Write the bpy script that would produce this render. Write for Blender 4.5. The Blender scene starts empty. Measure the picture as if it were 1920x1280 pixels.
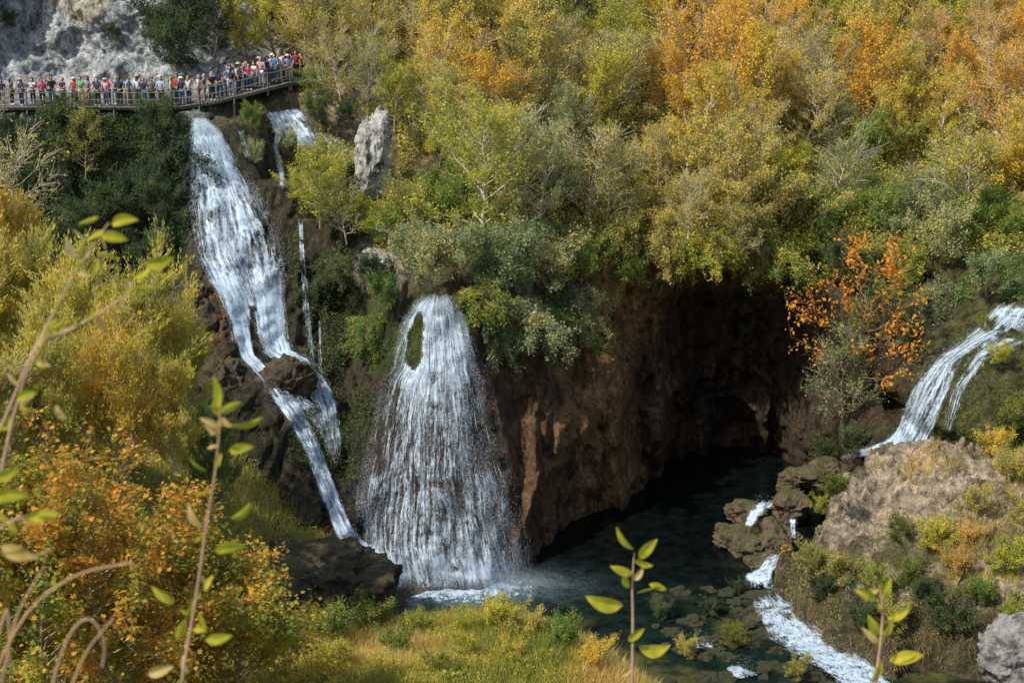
import bpy, math, random, time
import numpy as np
from mathutils import Vector
T0=time.time()
rng=np.random.default_rng(7); random.seed(7)
S=bpy.context.scene; COL=S.collection
F=2667.; CZ=32.; PT=math.radians(14); CP,SP=math.cos(PT),math.sin(PT)
def P(px,py,Y):
    px=np.asarray(px,float);py=np.asarray(py,float);Y=np.asarray(Y,float)
    a=(px-960)/F;b=(640-py)/F
    t=Y/(CP+b*SP)
    return np.stack(np.broadcast_arrays(a*t,Y,CZ+(-SP+b*CP)*t),-1)
def PZ(px,py,z):
    px=np.asarray(px,float);py=np.asarray(py,float);z=np.asarray(z,float)
    a=(px-960)/F;b=(640-py)/F
    t=(z-CZ)/(-SP+b*CP)
    return np.stack(np.broadcast_arrays(a*t,(CP+b*SP)*t,z),-1)
def proj(x,y,z):
    d=y*CP-(z-CZ)*SP; u=y*SP+(z-CZ)*CP
    return 960+F*x/d, 640-F*u/d
# ---------- noise
def _h(x,y,z,s):
    with np.errstate(over='ignore'):
        n=(x.astype(np.uint32)*np.uint32(374761393)+y.astype(np.uint32)*np.uint32(668265263)+z.astype(np.uint32)*np.uint32(2246822519)+np.uint32(s*3266489917&0xffffffff))
        n=(n^(n>>np.uint32(13)))*np.uint32(1274126177)
        n=n^(n>>np.uint32(16))
    return n.astype(np.float64)/4294967295.
def vn(x,y,z=0.,s=1):
    x,y,z=np.broadcast_arrays(np.asarray(x,float),np.asarray(y,float),np.asarray(z,float))
    xi=np.floor(x).astype(np.int64);yi=np.floor(y).astype(np.int64);zi=np.floor(z).astype(np.int64)
    fx=x-xi;fy=y-yi;fz=z-zi
    fx=fx*fx*(3-2*fx);fy=fy*fy*(3-2*fy);fz=fz*fz*(3-2*fz)
    r=0
    for i in (0,1):
        for j in (0,1):
            for k in (0,1):
                w=(fx if i else 1-fx)*(fy if j else 1-fy)*(fz if k else 1-fz)
                r=r+w*_h(xi+i,yi+j,zi+k,s)
    return r*2-1
def fbm(x,y,z=0.,o=4,s=1):
    r=0;a=1.;f=1.
    for i in range(o):
        r=r+a*vn(np.asarray(x)*f,np.asarray(y)*f,np.asarray(z)*f,s+i*17); a*=.5;f*=2.03
    return r
def ridge(x,y,z=0.,o=3,s=1):
    r=0;a=1.;f=1.
    for i in range(o):
        r=r+a*(1-2*np.abs(vn(np.asarray(x)*f,np.asarray(y)*f,np.asarray(z)*f,s+i*13)));a*=.5;f*=2.1
    return r
def ss(a,b,x):
    t=np.clip((x-a)/(b-a),0,1); return t*t*(3-2*t)
def rbf(pts,vals):
    pts=np.array(pts,float);vals=np.array(vals,float);n=len(pts)
    d=np.linalg.norm(pts[:,None]-pts[None],axis=-1)
    A=np.ones((n+1,n+1));A[n,n]=0;A[:n,:n]=d+np.eye(n)*(-.3)
    w=np.linalg.solve(A,np.append(vals,0))
    def f(x,y):
        r=np.full(np.shape(x),w[n])
        for i in range(n): r=r+w[i]*np.hypot(x-pts[i,0],y-pts[i,1])
        return r
    return f
# ---------- object helpers
def link(o,parent=None):
    COL.objects.link(o)
    if parent is not None:o.parent=parent
    return o
def mesh_np(name,V,Fc,mat=None,parent=None,smooth=False,uv=None,attr=None,col=None,data_only=False):
    V=np.ascontiguousarray(np.asarray(V,np.float32).reshape(-1,3));Fc=np.asarray(Fc,np.int32)
    me=bpy.data.meshes.new(name)
    me.vertices.add(len(V));me.vertices.foreach_set('co',V.ravel())
    m,k=Fc.shape
    me.loops.add(m*k);me.loops.foreach_set('vertex_index',Fc.ravel())
    me.polygons.add(m);me.polygons.foreach_set('loop_start',np.arange(0,m*k,k,dtype=np.int32))
    me.update(calc_edges=True)
    me.polygons.foreach_set('use_smooth',np.full(m,bool(smooth)))
    if uv is not None:
        l=me.uv_layers.new(name='UVMap');l.data.foreach_set('uv',np.asarray(uv,np.float32)[Fc.ravel()].ravel())
    if attr is not None:
        a=me.attributes.new('dens','FLOAT','POINT');a.data.foreach_set('value',np.asarray(attr,np.float32))
    if col is not None:
        a=me.color_attributes.new('tint','FLOAT_COLOR','POINT')
        c=np.ones((len(V),4),np.float32);c[:,:3]=col;a.data.foreach_set('color',c.ravel())
    if mat is not None: me.materials.append(mat)
    if data_only:return me
    o=bpy.data.objects.new(name,me);return link(o,parent)
def gridF(shape):
    idx=np.arange(shape[0]*shape[1]).reshape(shape)
    return np.stack([idx[:-1,:-1],idx[:-1,1:],idx[1:,1:],idx[1:,:-1]],-1).reshape(-1,4)
def empty(name,loc=(0,0,0),rz=0):
    o=bpy.data.objects.new(name,None);o.location=[float(v) for v in loc];o.rotation_euler=(0,0,rz);o.empty_display_size=.3
    return link(o)
def tag(o,label=None,cat=None,group=None,kind=None):
    if label:o['label']=label
    if cat:o['category']=cat
    if group:o['group']=group
    if kind:o['kind']=kind
    return o
class MB:
    def __init__(s): s.V=[];s.F=[];s.n=0
    def add(s,V,Fq):
        V=np.asarray(V,float).reshape(-1,3);s.V.append(V);s.F.append(np.asarray(Fq)+s.n);s.n+=len(V)
    def tube(s,pts,rad,k=5):
        pts=np.asarray(pts,float);rad=np.broadcast_to(np.asarray(rad,float),(len(pts),))
        d=np.gradient(pts,axis=0);d/=np.linalg.norm(d,axis=1)[:,None]+1e-9
        ref=np.array([0,0,1.]) if abs(d[0][2])<.9 else np.array([1.,0,0])
        a=np.cross(d,ref);a/=np.linalg.norm(a,axis=1)[:,None]+1e-9
        b=np.cross(d,a)
        th=np.arange(k)*2*math.pi/k
        V=pts[:,None]+rad[:,None,None]*(np.cos(th)[None,:,None]*a[:,None]+np.sin(th)[None,:,None]*b[:,None])
        n=len(pts);i,j=np.meshgrid(np.arange(n-1),np.arange(k),indexing='ij');j2=(j+1)%k
        s.add(V,np.stack([i*k+j,i*k+j2,(i+1)*k+j2,(i+1)*k+j],-1).reshape(-1,4))
    def box(s,c,X,Y,Z):
        c,X,Y,Z=[np.asarray(v,float) for v in (c,X,Y,Z)]
        V=[c+sx*X+sy*Y+sz*Z for sz in(-1,1) for sx,sy in((-1,-1),(1,-1),(1,1),(-1,1))]
        s.add(V,[[0,1,2,3],[4,5,6,7],[0,1,5,4],[1,2,6,5],[2,3,7,6],[3,0,4,7]])
    def build(s,name,mat,parent=None,smooth=True,data_only=False):
        return mesh_np(name,np.concatenate(s.V),np.concatenate(s.F),mat,parent,smooth,data_only=data_only)
# ---------- materials
def newmat(name):
    m=bpy.data.materials.new(name);m.use_nodes=True;nt=m.node_tree;nt.nodes.clear()
    out=nt.nodes.new('ShaderNodeOutputMaterial');return m,nt,out
def N(nt,t,**k):
    n=nt.nodes.new(t)
    for a,b in k.items():
        if a=='inp':
            for i,v in b.items(): n.inputs[i].default_value=v
        else:setattr(n,a,b)
    return n
def L(nt,a,b): nt.links.new(a,b)
def ramp(nt,cols,fac):
    r=N(nt,'ShaderNodeValToRGB');e=r.color_ramp.elements
    n=len(cols)
    while len(e)<n:e.new(.5)
    for i,c in enumerate(cols):
        e[i].position=c[3] if len(c)>3 else i/(n-1.)
        e[i].color=(c[0],c[1],c[2],1)
    L(nt,fac,r.inputs[0]);return r
def leafmat(name,cols,tr=.45,nscale=.9,gain=1.95,bias=-.74):
    m,nt,out=newmat(name)
    cols=[(min(.8,c[0]*gain),min(.8,c[1]*gain),min(.8,c[2]*gain+.004)) for c in cols]
    g=N(nt,'ShaderNodeNewGeometry');tc=N(nt,'ShaderNodeTexCoord');oi=N(nt,'ShaderNodeObjectInfo')
    no=N(nt,'ShaderNodeTexNoise',inp={'Scale':nscale,'Detail':2.});L(nt,tc.outputs['Object'],no.inputs['Vector'])
    a=N(nt,'ShaderNodeMath',operation='MULTIPLY_ADD',inp={1:.5});L(nt,g.outputs['Random Per Island'],a.inputs[0])
    b=N(nt,'ShaderNodeMath',operation='MULTIPLY_ADD',inp={1:1.7,2:bias});L(nt,no.outputs['Fac'],b.inputs[0])
    c=N(nt,'ShaderNodeMath',operation='MULTIPLY_ADD',inp={1:.4});L(nt,oi.outputs['Random'],c.inputs[0]);L(nt,b.outputs[0],c.inputs[2])
    L(nt,c.outputs[0],a.inputs[2])
    r=ramp(nt,cols,a.outputs[0])
    d=N(nt,'ShaderNodeBsdfDiffuse');t=N(nt,'ShaderNodeBsdfTranslucent');mx=N(nt,'ShaderNodeMixShader',inp={0:tr})
    L(nt,r.outputs[0],d.inputs[0]);L(nt,r.outputs[0],t.inputs[0]);L(nt,d.outputs[0],mx.inputs[1]);L(nt,t.outputs[0],mx.inputs[2])
    L(nt,mx.outputs[0],out.inputs[0]);return m
PAL={
'orange':leafmat('leaf_orange',[(.15,.16,.03),(.34,.23,.03),(.48,.24,.03),(.50,.27,.05)],bias=-.72),
'rust':leafmat('leaf_rust',[(.11,.13,.04),(.25,.20,.05),(.40,.22,.06),(.42,.28,.09)]),
'yellow':leafmat('leaf_yellow',[(.11,.14,.03),(.27,.24,.04),(.44,.31,.05),(.50,.29,.05)]),
'yelgreen':leafmat('leaf_yellow_green',[(.07,.12,.025),(.17,.19,.03),(.30,.28,.04),(.46,.34,.05)]),
'olive':leafmat('leaf_olive',[(.07,.10,.03),(.16,.16,.05),(.28,.25,.06),(.42,.30,.08)]),
'greygreen':leafmat('leaf_grey_green',[(.06,.10,.045),(.12,.16,.075),(.20,.22,.10),(.34,.29,.12)]),
'green':leafmat('leaf_green',[(.03,.07,.02),(.07,.125,.025),(.14,.18,.035),(.32,.28,.05)]),
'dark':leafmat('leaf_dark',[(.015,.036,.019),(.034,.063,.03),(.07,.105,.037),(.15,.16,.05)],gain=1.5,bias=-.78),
'moss':leafmat('leaf_moss',[(.04,.07,.015),(.09,.13,.02),(.17,.19,.03),(.28,.25,.05)],gain=1.4),
}
def flat(name,c,rough=.8,noise=0.,scale=5.,metal=0.):
    m,nt,out=newmat(name);b=N(nt,'ShaderNodeBsdfPrincipled');b.inputs['Roughness'].default_value=rough
    tc=N(nt,'ShaderNodeTexCoord');no=N(nt,'ShaderNodeTexNoise',inp={'Scale':scale,'Detail':4.});L(nt,tc.outputs['Object'],no.inputs['Vector'])
    k=noise
    r=ramp(nt,[(c[0]*(1-k),c[1]*(1-k),c[2]*(1-k),.3),(min(1,c[0]*(1+k)),min(1,c[1]*(1+k)),min(1,c[2]*(1+k)),.7)],no.outputs['Fac'])
    L(nt,r.outputs[0],b.inputs['Base Color']);L(nt,b.outputs[0],out.inputs[0]);return m
M={}
M['bark']=flat('bark',(.24,.185,.13),.9,.4,3)
M['bark_pale']=flat('bark_pale',(.48,.41,.33),.9,.3,3)
M['wood']=flat('weathered_wood',(.15,.135,.12),.8,.3,4)
def terrain_mat(name,bump=.6,streak=True,moss=.5,sc=1.,con=1.,mossc=(.05,.065,.02,1)):
    m,nt,out=newmat(name);b=N(nt,'ShaderNodeBsdfPrincipled');b.inputs['Roughness'].default_value=.75
    b.inputs['Specular IOR Level'].default_value=.3
    tc=N(nt,'ShaderNodeTexCoord');at=N(nt,'ShaderNodeAttribute',attribute_name='tint')
    mp=N(nt,'ShaderNodeMapping');mp.inputs['Scale'].default_value=(1,1,.25 if streak else 1);L(nt,tc.outputs['Object'],mp.inputs[0])
    n1=N(nt,'ShaderNodeTexNoise',inp={'Scale':1.3*sc,'Detail':10.,'Roughness':.72});L(nt,mp.outputs[0],n1.inputs['Vector'])
    n2=N(nt,'ShaderNodeTexNoise',inp={'Scale':3.5*sc,'Detail':8.,'Roughness':.75});L(nt,tc.outputs['Object'],n2.inputs['Vector'])
    n3=N(nt,'ShaderNodeTexNoise',inp={'Scale':.35*sc,'Detail':8.,'Roughness':.68});L(nt,tc.outputs['Object'],n3.inputs['Vector'])
    k=lambda v:1+(v-1)*con
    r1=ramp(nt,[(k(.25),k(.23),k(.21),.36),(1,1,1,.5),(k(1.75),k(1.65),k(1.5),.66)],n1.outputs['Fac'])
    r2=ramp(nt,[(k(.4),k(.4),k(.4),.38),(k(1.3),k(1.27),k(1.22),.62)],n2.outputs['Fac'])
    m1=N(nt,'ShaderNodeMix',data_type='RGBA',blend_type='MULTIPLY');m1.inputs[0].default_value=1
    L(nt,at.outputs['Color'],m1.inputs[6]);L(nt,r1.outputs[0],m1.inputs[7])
    m2=N(nt,'ShaderNodeMix',data_type='RGBA',blend_type='MULTIPLY');m2.inputs[0].default_value=1
    L(nt,m1.outputs[2],m2.inputs[6]);L(nt,r2.outputs[0],m2.inputs[7])
    rm=ramp(nt,[(0,0,0,.54),(moss,moss,moss,.62)],n3.outputs['Fac'])
    m3=N(nt,'ShaderNodeMix',data_type='RGBA');L(nt,rm.outputs[0],m3.inputs[0]);L(nt,m2.outputs[2],m3.inputs[6]);m3.inputs[7].default_value=mossc
    L(nt,m3.outputs[2],b.inputs['Base Color'])
    ad=N(nt,'ShaderNodeMath',operation='ADD');L(nt,n1.outputs['Fac'],ad.inputs[0]);L(nt,n2.outputs['Fac'],ad.inputs[1])
    bp=N(nt,'ShaderNodeBump',inp={'Strength':bump,'Distance':.6});L(nt,ad.outputs[0],bp.inputs['Height']);L(nt,bp.outputs[0],b.inputs['Normal'])
    L(nt,b.outputs[0],out.inputs[0]);return m
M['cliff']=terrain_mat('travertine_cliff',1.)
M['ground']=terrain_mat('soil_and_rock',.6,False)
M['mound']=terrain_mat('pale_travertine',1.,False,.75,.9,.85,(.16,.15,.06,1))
def rockmat(name,c,c2,moss=0.,sc=1.2,mossc=(.075,.085,.02,1)):
    m,nt,out=newmat(name);b=N(nt,'ShaderNodeBsdfPrincipled');b.inputs['Roughness'].default_value=.7
    tc=N(nt,'ShaderNodeTexCoord')
    n1=N(nt,'ShaderNodeTexNoise',inp={'Scale':sc,'Detail':12.,'Roughness':.76});L(nt,tc.outputs['Object'],n1.inputs['Vector'])
    r=ramp(nt,[(c2[0],c2[1],c2[2],.40),(c[0],c[1],c[2],.52),(c[0]*1.3,c[1]*1.3,c[2]*1.25,.68)],n1.outputs['Fac'])
    g=N(nt,'ShaderNodeNewGeometry');sx=N(nt,'ShaderNodeSeparateXYZ');L(nt,g.outputs['Normal'],sx.inputs[0])
    n2=N(nt,'ShaderNodeTexNoise',inp={'Scale':sc*1.7,'Detail':8.,'Roughness':.7});L(nt,tc.outputs['Object'],n2.inputs['Vector'])
    mm=N(nt,'ShaderNodeMath',operation='MULTIPLY');L(nt,sx.outputs[2],mm.inputs[0]);L(nt,n2.outputs['Fac'],mm.inputs[1])
    rm=ramp(nt,[(0,0,0,.26),(moss,moss,moss,.42)],mm.outputs[0])
    mx=N(nt,'ShaderNodeMix',data_type='RGBA');L(nt,rm.outputs[0],mx.inputs[0]);L(nt,r.outputs[0],mx.inputs[6]);mx.inputs[7].default_value=mossc
    L(nt,mx.outputs[2],b.inputs['Base Color'])
    bp=N(nt,'ShaderNodeBump',inp={'Strength':1.,'Distance':.5});L(nt,n1.outputs['Fac'],bp.inputs['Height']);L(nt,bp.outputs[0],b.inputs['Normal'])
    L(nt,b.outputs[0],out.inputs[0]);return m
M['white_rock']=rockmat('white_limestone',(.60,.58,.54),(.08,.07,.06),.3)
M['dark_rock']=rockmat('wet_brown_rock',(.11,.07,.045),(.02,.015,.012),.6)
M['stream_rock']=rockmat('stream_rock',(.19,.13,.08),(.04,.03,.02),.8)
M['mossy_rock']=rockmat('mossy_stone',(.06,.055,.028),(.012,.014,.008),.9,2.,(.05,.062,.018,1))
M['grey_rock']=rockmat('grey_rock',(.42,.41,.40),(.12,.12,.12),.2)
def water_strand():
    m,nt,out=newmat('white_water');d=N(nt,'ShaderNodeBsdfDiffuse');d.inputs[0].default_value=(.80,.87,.95,1)
    t=N(nt,'ShaderNodeBsdfTranslucent');t.inputs[0].default_value=(.80,.88,.97,1)
    mx=N(nt,'ShaderNodeMixShader',inp={0:.5});L(nt,d.outputs[0],mx.inputs[1]);L(nt,t.outputs[0],mx.inputs[2]);L(nt,mx.outputs[0],out.inputs[0]);return m
M['white']=water_strand()
def water_sheet(name,sv=.08,sc=4.,k1=5.2,k2=4.4,amax=.78):
    m,nt,out=newmat(name)
    uv=N(nt,'ShaderNodeUVMap');mp=N(nt,'ShaderNodeMapping');mp.inputs['Scale'].default_value=(1,sv,1);L(nt,uv.outputs[0],mp.inputs[0])
    n1=N(nt,'ShaderNodeTexNoise',inp={'Scale':sc,'Detail':9.,'Roughness':.72,'Distortion':.3});L(nt,mp.outputs[0],n1.inputs['Vector'])
    mp2=N(nt,'ShaderNodeMapping');mp2.inputs['Scale'].default_value=(1,.35,1);L(nt,uv.outputs[0],mp2.inputs[0])
    n2=N(nt,'ShaderNodeTexNoise',inp={'Scale':6.,'Detail':9.,'Roughness':.85});L(nt,mp2.outputs[0],n2.inputs['Vector'])
    at=N(nt,'ShaderNodeAttribute',attribute_name='dens')
    a=N(nt,'ShaderNodeMath',operation='MULTIPLY_ADD',inp={1:k2,2:-k2*.5});L(nt,n2.outputs['Fac'],a.inputs[0])
    b=N(nt,'ShaderNodeMath',operation='MULTIPLY_ADD',inp={1:k1});L(nt,n1.outputs['Fac'],b.inputs[0]);L(nt,a.outputs[0],b.inputs[2])
    c=N(nt,'ShaderNodeMath',operation='MULTIPLY_ADD',inp={1:1.7,2:-1.0-k1*.5});L(nt,at.outputs['Fac'],c.inputs[0])
    d_=N(nt,'ShaderNodeMath',operation='ADD',use_clamp=True);L(nt,b.outputs[0],d_.inputs[0]);L(nt,c.outputs[0],d_.inputs[1])
    c2=N(nt,'ShaderNodeMath',operation='MULTIPLY',inp={1:amax});L(nt,d_.outputs[0],c2.inputs[0])
    d=N(nt,'ShaderNodeBsdfPrincipled');d.inputs['Base Color'].default_value=(.60,.74,.90,1);d.inputs['Roughness'].default_value=.5
    tr=N(nt,'ShaderNodeBsdfTransparent');mx=N(nt,'ShaderNodeMixShader');L(nt,c2.outputs[0],mx.inputs[0]);L(nt,tr.outputs[0],mx.inputs[1]);L(nt,d.outputs[0],mx.inputs[2])
    L(nt,mx.outputs[0],out.inputs[0]);return m
M['sheet']=water_sheet('falling_water')
M['foam']=water_sheet('foam',.8,1.6,5.,6.,.85)
def pool():
    m,nt,out=newmat('pool_water');b=N(nt,'ShaderNodeBsdfPrincipled');b.inputs['Roughness'].default_value=.05;b.inputs['IOR'].default_value=1.33
    b.inputs['Specular IOR Level'].default_value=.35
    tc=N(nt,'ShaderNodeTexCoord');n=N(nt,'ShaderNodeTexNoise',inp={'Scale':1.1,'Detail':12.,'Roughness':.78});L(nt,tc.outputs['Object'],n.inputs['Vector'])
    at=N(nt,'ShaderNodeAttribute',attribute_name='tint')
    r=ramp(nt,[(.3,.35,.35,.4),(1.6,1.5,1.3,.62)],n.outputs['Fac'])
    mx=N(nt,'ShaderNodeMix',data_type='RGBA',blend_type='MULTIPLY');mx.inputs[0].default_value=1;L(nt,at.outputs['Color'],mx.inputs[6]);L(nt,r.outputs[0],mx.inputs[7])
    L(nt,mx.outputs[2],b.inputs['Base Color'])
    mp=N(nt,'ShaderNodeMapping');mp.inputs['Scale'].default_value=(1,.6,1);L(nt,tc.outputs['Object'],mp.inputs[0])
    n2=N(nt,'ShaderNodeTexNoise',inp={'Scale':2.5,'Detail':5.});L(nt,mp.outputs[0],n2.inputs['Vector'])
    bp=N(nt,'ShaderNodeBump',inp={'Strength':.2,'Distance':.12});L(nt,n2.outputs['Fac'],bp.inputs['Height']);L(nt,bp.outputs[0],b.inputs['Normal'])
    L(nt,b.outputs[0],out.inputs[0]);return m
M['pool']=pool()
# ---------- boardwalk path
BW=[(-350,199,92.5),(-150,199,93.2),(0,198,93.5),(150,197,93.5),(300,198,93.2),(350,196,93),(400,188,92.8),(450,174,93.2),(490,162,94),(520,154,95),(565,149,96)]
BP=np.array([P(*b) for b in BW])
def deck(x): return np.interp(x,BP[:,0],BP[:,2]),np.interp(x,BP[:,0],BP[:,1])
# ---------- cliff depth field
cp=[(0,150,97.5),(200,150,97.5),(370,130,97.5),(0,0,98.5),(200,0,98.5),(330,0,99.5),(0,-300,101),(300,-300,103),(450,0,106),(500,100,100),(560,120,99),(600,180,94),
(-200,0,92),(-500,0,76),(-200,300,88),(-500,300,74),(-500,-300,82),(-500,800,70),(-200,600,80),  # unseen left wing of the cliff, curved forward to cast shade on the bank
(0,225,92.6),(150,225,92.6),(300,225,92.4),(0,320,91),(150,320,91),(300,320,91),(0,500,87),(200,500,87),(330,500,86),(0,800,84),(200,800,83),
(370,225,91),(420,300,89),(440,400,87),(480,550,84),(500,650,82.5),(540,700,81),(580,760,79.5),(620,900,76.5),(640,1000,74),(720,1100,71.5),
(370,550,82.5),(420,700,79.5),(450,850,77),(560,950,75),(450,1000,73),(560,1080,71),(300,950,74),
(520,220,91.5),(560,270,90.5),(560,400,88),(600,600,86),(610,700,84),(650,720,83),(640,850,81),
(820,555,80.5),(820,700,77.8),(820,800,76),(700,900,76.2),(820,900,74.6),(940,900,76.6),(760,1090,72.6),(830,1090,72.4),(900,1090,72.8),(670,1000,75.5),(965,1000,76.5),
(1000,900,80),(1000,1000,78),(1030,1010,80),(1100,930,87),(1180,920,88),(1000,750,82),(1060,700,85),(1150,700,88),(1150,500,89.5),(1190,800,88.5),
(1225,600,92),(1300,600,96.5),(1400,700,98),(1300,850,97.5),(1240,850,94),(1450,860,97),(1300,500,94),(1300,455,90.),(1420,455,89.5),(1420,500,93.5),(1530,700,95),(1620,700,93.5),(1540,850,92),(1600,840,87.5),(1600,480,91),(1700,520,91.5),(1740,560,90.5),
(900,450,84.5),(1000,450,86.5),(1000,560,84.5),(1080,560,87),(800,450,86),(700,450,88),(700,300,91.5),(640,260,91.5),(800,250,95),(900,300,93),
(700,150,99),(800,80,104),(950,150,102),(950,0,112),(1200,300,98),(1200,400,94),(1200,150,106),(1200,0,117),(1500,300,98),(1500,400,94.5),(1500,150,107),(1500,0,118),(1850,150,106),(1850,0,116),(1850,300,97),(1850,430,92),(2200,300,92),(2200,0,110),
(700,0,112),(700,-150,125),(1100,-150,132),(1500,-150,132),(1900,-150,130),(2300,-150,125),(1200,-500,160),(1800,-500,160),
(1900,570,84),(1830,620,83),(1780,680,82),(1850,750,78.6),(1840,690,80),(1800,800,78.6),(1750,800,79.4),(1700,850,79.3),(1660,800,83),(1640,845,82),(1920,700,79.5),(1920,850,77),(2200,700,76),(2200,1000,70)]
cw=np.array([P(*c) for c in cp])
Df=rbf(cw[:,[0,2]],cw[:,1])
DX0,DX1,DZ0,DZ1,DS=-54.,64.,-2.,54.,.15
gx=np.arange(DX0,DX1+.01,DS);gz=np.arange(DZ0,DZ1+.01,DS)
X,Z=np.meshgrid(gx,gz)
D=Df(X,Z)
_px,_py=proj(X,D,Z)
lime=ss(430,330,_px)*ss(200,165,_py)
fan=np.exp(-(((_px-825)/150)**4+((_py-850)/320)**4))
hill=ss(430,330,_py)*ss(500,640,_px)
wall=ss(960,1040,_px)*ss(1560,1450,_px)*ss(440,520,_py)
amp=(1-.6*fan)*(1-.6*lime)
rocky=amp*(1-hill)
wx=X+fbm(X*.15,Z*.1,s=3)*1.6
D=D+amp*(1-.5*hill)*(fbm(X*.13,Z*.13,s=5)*1.1)
D=D-rocky*ridge(wx*.33,Z*.07,s=9,o=2)*(.75+.7*wall)
D=D-rocky*ridge(wx*1.0,Z*.16+wx*.15,s=12)*(.40+.35*wall)
D=D+rocky*(np.floor(Z*.45+fbm(X*.25,Z*.2,s=15)*1.4)-(Z*.45+fbm(X*.25,Z*.2,s=15)*1.4))*(.8+.5*wall)*(.4+.6*vn(X*.2,Z*.2,s=16))
D=D+wall*fbm(X*.5,Z*.45,s=18)*.7
D=D+fbm(X*1.1,Z*.8,s=21)*.28*amp+fbm(X*2.7,Z*1.6,s=22,o=2)*(.08+.08*wall)
D=D+lime*(np.abs(fbm(X*.35+Z*.12,Z*.5,s=31))*1.1+ (np.floor(fbm(X*.3,Z*.2,s=33,o=3)*4)/4)*.9)
dz_,dy_=deck(X)
mask=(X<-13.5)
D=np.where(mask&(Z>dz_-.3),np.maximum(D,dy_+1.7),D)
D=np.where(mask&(Z<=dz_-.3)&(Z>dz_-6),np.maximum(D,dy_-1.2+(Z-dz_)*.25),D)
def sD(x,z):
    u=np.clip((x-DX0)/DS,0,len(gx)-1.001);v=np.clip((z-DZ0)/DS,0,len(gz)-1.001)
    i=u.astype(int);j=v.astype(int);a=u-i;b=v-j
    return D[j,i]*(1-a)*(1-b)+D[j,i+1]*a*(1-b)+D[j+1,i]*(1-a)*b+D[j+1,i+1]*a*b
HP=np.arange(-150,2160,8.);HQ=np.arange(-250,1180,8.)
hp,hq=np.meshgrid(HP,HQ);HM=np.full(hp.shape,160.);done=np.zeros(hp.shape,bool)
for Y in np.arange(64,160,.3):
    p=P(hp,hq,Y);d=sD(p[...,0],p[...,2]);h=(~done)&(Y>=d)&(p[...,2]>DZ0)&(p[...,2]<DZ1)
    HM[h]=Y;done|=h
HE=HM.copy()
for a in(-1,0,1):
    for b in(-1,0,1): HE=np.minimum(HE,np.roll(np.roll(HM,a,0),b,1))
def hit(px,py,e=True):
    A=HE if e else HM
    px=np.asarray(px,float);py=np.asarray(py,float)
    u=np.clip((px-HP[0])/8,0,len(HP)-1.001);v=np.clip((py-HQ[0])/8,0,len(HQ)-1.001)
    i=u.astype(int);j=v.astype(int);a=u-i;b=v-j
    return A[j,i]*(1-a)*(1-b)+A[j,i+1]*a*(1-b)+A[j+1,i]*(1-a)*b+A[j+1,i+1]*a*b
def zone(px,py,blobs,warp=25,sh=6.):
    wx=px+fbm(px*.012,py*.012,s=41)*warp;wy=py+fbm(px*.012,py*.012,s=47)*warp
    acc=0;W=0
    for (bx,by,rx,ry,c) in blobs:
        d=((wx-bx)/rx)**2+((wy-by)/ry)**2
        w=1/(1e-3+d)**(sh/2);acc=acc+w[...,None]*np.array(c);W=W+w
    return acc/W[...,None]
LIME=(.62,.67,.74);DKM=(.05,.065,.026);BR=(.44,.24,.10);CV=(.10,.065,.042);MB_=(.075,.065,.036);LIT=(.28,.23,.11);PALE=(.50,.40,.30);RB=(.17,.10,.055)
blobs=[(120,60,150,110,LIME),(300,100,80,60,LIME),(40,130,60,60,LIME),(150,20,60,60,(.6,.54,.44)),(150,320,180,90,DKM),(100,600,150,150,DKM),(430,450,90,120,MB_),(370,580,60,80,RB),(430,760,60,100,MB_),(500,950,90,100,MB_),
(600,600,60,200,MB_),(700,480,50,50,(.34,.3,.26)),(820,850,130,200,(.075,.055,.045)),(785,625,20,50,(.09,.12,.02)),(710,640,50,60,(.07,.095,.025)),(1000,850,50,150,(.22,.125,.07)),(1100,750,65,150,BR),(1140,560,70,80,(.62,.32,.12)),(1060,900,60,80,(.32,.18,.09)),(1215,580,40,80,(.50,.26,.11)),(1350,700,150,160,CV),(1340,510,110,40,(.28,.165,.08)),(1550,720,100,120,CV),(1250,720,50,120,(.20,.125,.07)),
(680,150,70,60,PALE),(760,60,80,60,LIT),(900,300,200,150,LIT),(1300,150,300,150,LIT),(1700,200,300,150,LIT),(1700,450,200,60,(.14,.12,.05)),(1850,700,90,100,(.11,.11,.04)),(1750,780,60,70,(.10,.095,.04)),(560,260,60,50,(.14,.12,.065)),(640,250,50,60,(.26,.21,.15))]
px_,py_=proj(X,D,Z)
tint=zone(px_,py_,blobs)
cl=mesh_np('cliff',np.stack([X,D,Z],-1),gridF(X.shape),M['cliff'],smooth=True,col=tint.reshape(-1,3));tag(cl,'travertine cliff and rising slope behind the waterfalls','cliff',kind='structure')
print('cliff',time.time()-T0)
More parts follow.
